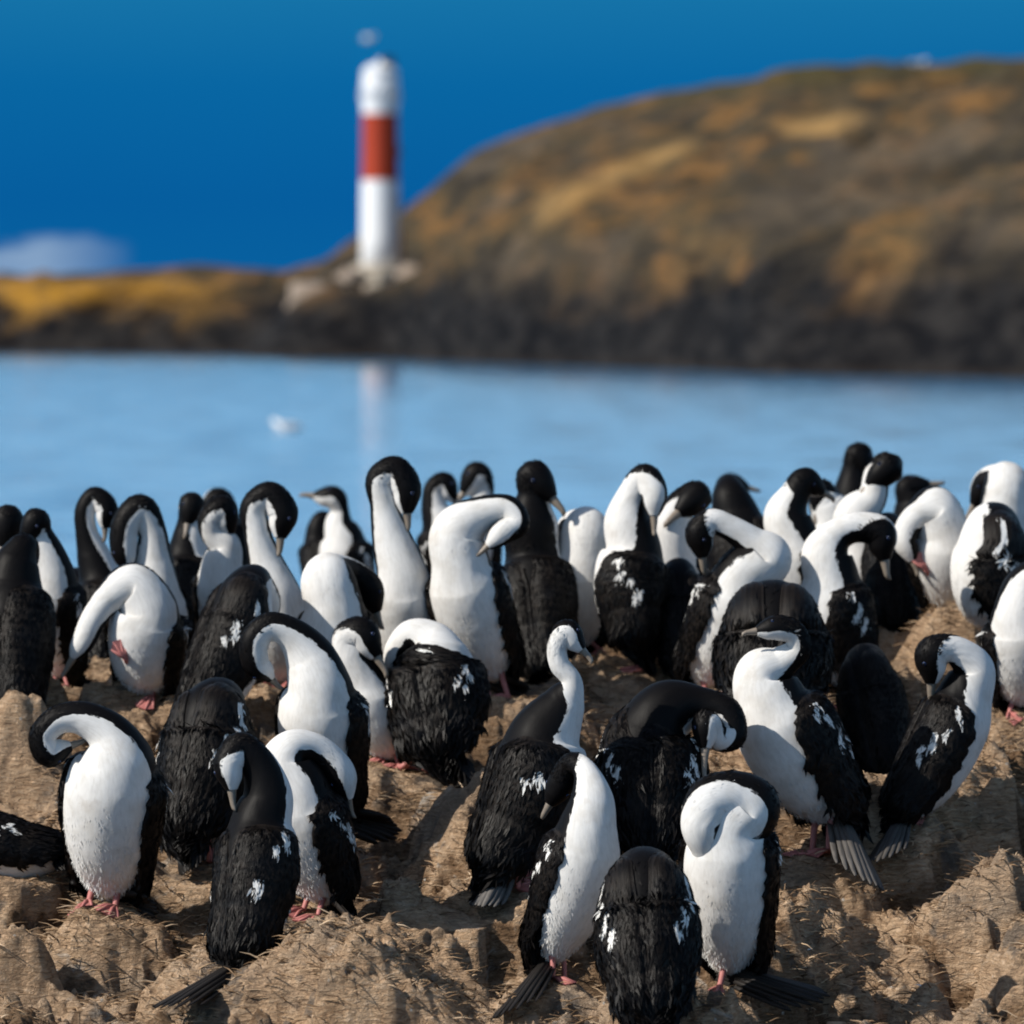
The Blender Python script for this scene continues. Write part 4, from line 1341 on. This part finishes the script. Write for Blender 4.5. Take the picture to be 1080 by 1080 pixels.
    mesh_obj('tail', tm_v, tm_f, M['tail'], root, True, tm_uv, {'grey': [s.get('grey', 0.0) * jit.uniform(0.6, 1.0)] * len(tm_v)})

    # --- feet: pink shank and a web between four toes
    sidew = np.array((hd[1], -hd[0], 0.0)) * -1.0
    belly = pos[int(np.argmin(np.abs(par - 1.6)))]
    n_feet = s.get('feet', 2)
    for fi, sg in enumerate((1, -1)[:n_feet]):
        off = sidew * sg * 0.30 * R * u_px if n_feet == 2 else np.zeros(3)
        raised = s.get('raised') if (fi == 1 and 'raised' in s) else None
        m = MB()
        fl = (0.62 if raised is None else 0.55) * R * u_px
        if raised is None:
            g0 = off.copy()
            g0[2] = float(ground_h(np.array(g0[0] + root_loc[0]), np.array(g0[1] + root_loc[1]))) - rootz + 0.006
            fwd, upw = hd, np.array((0, 0, 1.0))
            top = belly + off * 0.9 - V[0] * 0
            ank = g0 + upw * 0.03 * R * u_px - fwd * fl * 0.12
        else:
            ank = W((raised[0], raised[1], dsh + raised[2]))
            tip = W((raised[3], raised[4], dsh + raised[5]))
            fwd = unit(tip - ank)
            upw = unit(np.cross(fwd, np.array((1.0, 0.3, 0.2))))
            top = belly + off
            g0 = ank
        sw = unit(np.cross(upw, fwd))
        mid = (top + ank) / 2 + unit(hd + np.array((0, 0, .01))) * 0.06 * R * u_px
        rr = 0.066 * R * u_px
        m.tube([top, mid, ank + (mid - ank) * 0.15, ank], [rr * 1.5, rr * 1.15, rr * 0.95, rr * 1.2], 10)
        tips = []
        for aa, ll in ((-32, 0.80), (-10, 1.0), (12, 0.95), (34, 0.75)):
            a_ = math.radians(aa)
            dr = fwd * math.cos(a_) + sw * math.sin(a_)
            tp_ = g0 + dr * fl * ll
            if raised is None:
                tp_[2] = max(float(ground_h(np.array(tp_[0] + root_loc[0]), np.array(tp_[1] + root_loc[1]))) - rootz, g0[2] - 0.03) + 0.004
            k1 = ank + (tp_ - ank) * 0.5 + upw * 0.05 * R * u_px
            m.tube([ank, k1, tp_], [rr * 0.95, rr * 0.7, rr * 0.35], 8)
            tips.append((k1, tp_))
        wv_ = [ank + upw * rr * 0.3] + [p for kt in tips for p in kt]
        wf_ = []
        for k in range(3):
            a0, a1, b0_, b1 = 1 + 2 * k, 2 + 2 * k, 3 + 2 * k, 4 + 2 * k
            wf_ += [(0, a0, b0_), (a0, a1, b1, b0_)]
        nb = len(wv_)
        low = [p - upw * rr * 0.35 for p in wv_]
        wf2 = [tuple(nb + i for i in f[::-1]) for f in wf_]
        m.add(wv_ + low, wf_ + wf2)
        m.build('foot', M['foot'], root)

    # --- bill with a hooked tip
    iB = N - 1
    bd = hu
    bv = unit(V[iB] - np.dot(V[iB], bd) * bd)
    L = max(np.linalg.norm(Bt - H) - 1.5 * rh, 1.5 * rh)
    L = min(L, 2.6 * rh)
    b0 = H + bd * rh * 1.45
    m = MB()
    ts = np.array([0, .25, .5, .75, .9, 1.0])
    rr = np.array([.36, .29, .23, .19, .16, .05]) * rh
    dn = np.array([0, 0, -.02, -.02, .05, .22]) * rh
    m.tube([b0 + bd * L * t + bv * q for t, q in zip(ts, dn)], rr, 10, up=bv)
    m.build('bill', M['bill'], root)

    # --- eyes with the blue ring
    ie = int(np.argmin(np.abs(par - (len(ctrl) - 2.55))))
    for sg in (1, -1):
        a = math.radians(104)
        dirn = unit(math.cos(a) * V[ie] + sg * math.sin(a) * Sd[ie])
        c = pos[ie] + dirn * r[ie] * 0.98
        m = MB()
        for k, (rad_, off_) in enumerate(((0.125 * rh, 0.0), (0.085 * rh, 0.06 * rh))):
            n1, n2 = 10, 6
            vv = []
            for i in range(n2 + 1):
                t_ = math.pi * i / n2
                for j in range(n1):
                    p_ = 2 * math.pi * j / n1
                    vv.append(c + dirn * off_ + rad_ * (math.cos(t_) * 0.6 * dirn + math.sin(t_) * (math.cos(p_) * T[ie] + math.sin(p_) * np.cross(dirn, T[ie]))))
            m.add(vv, [(i * n1 + j, i * n1 + (j + 1) % n1, (i + 1) * n1 + (j + 1) % n1, (i + 1) * n1 + j) for i in range(n2) for j in range(n1)], k)
        m.build('eye', [M['eye_ring'], M['pupil']], root)
    return root


for i_, s_ in enumerate(BIRDS):
    cormorant(i_, s_)


# ------------------------------------------------------------------ small things on the ground
def feather(x, y, D, ang, L, label):
    p = at(x, y, D)
    p[2] = float(ground_h(np.array(p[0]), np.array(D))) + 0.006
    root_v, fs = [], []
    n = 8
    for i in range(n + 1):
        t = i / n
        w = 0.22 * L * math.sin(math.pi * min(0.12 + t * 0.88, 1.0)) ** 0.8
        z = 0.10 * L * math.sin(math.pi * t)
        for q, dz in ((-1, 0), (0, 0.03 * L), (1, 0), (0, -0.02 * L)):
            lx, ly = (t - 0.5) * L, q * w
            root_v.append((lx * math.cos(ang) - ly * math.sin(ang), lx * math.sin(ang) + ly * math.cos(ang), z + dz))
    for i in range(n):
        for e in range(4):
            fs.append((i * 4 + e, i * 4 + (e + 1) % 4, i * 4 + 4 + (e + 1) % 4, i * 4 + 4 + e))
    fs += [(3, 2, 1, 0), tuple(n * 4 + e for e in range(4))]
    o = mesh_obj('feather', root_v, fs, M['down'], None)
    o.location = p
    tag(o, label, 'feather', 'white feathers dropped on the peat')


for args in ((925, 1040, depth(1040), 0.4, 0.035, 'white feather in the dark hollow near the lower edge'),
             (1018, 968, depth(968), 1.2, 0.03, 'small white feather on the bare brown slope'),
             (968, 1026, depth(1026), 2.2, 0.024, 'tiny white feather lying just above the dark hollow'),
             (855, 985, depth(985), 0.9, 0.022, 'white feather speck on the grey mound by the long tail'),
             (1043, 972, depth(972), 0.1, 0.02, 'tiny pale feather at the edge of the slope')):
    feather(*args)
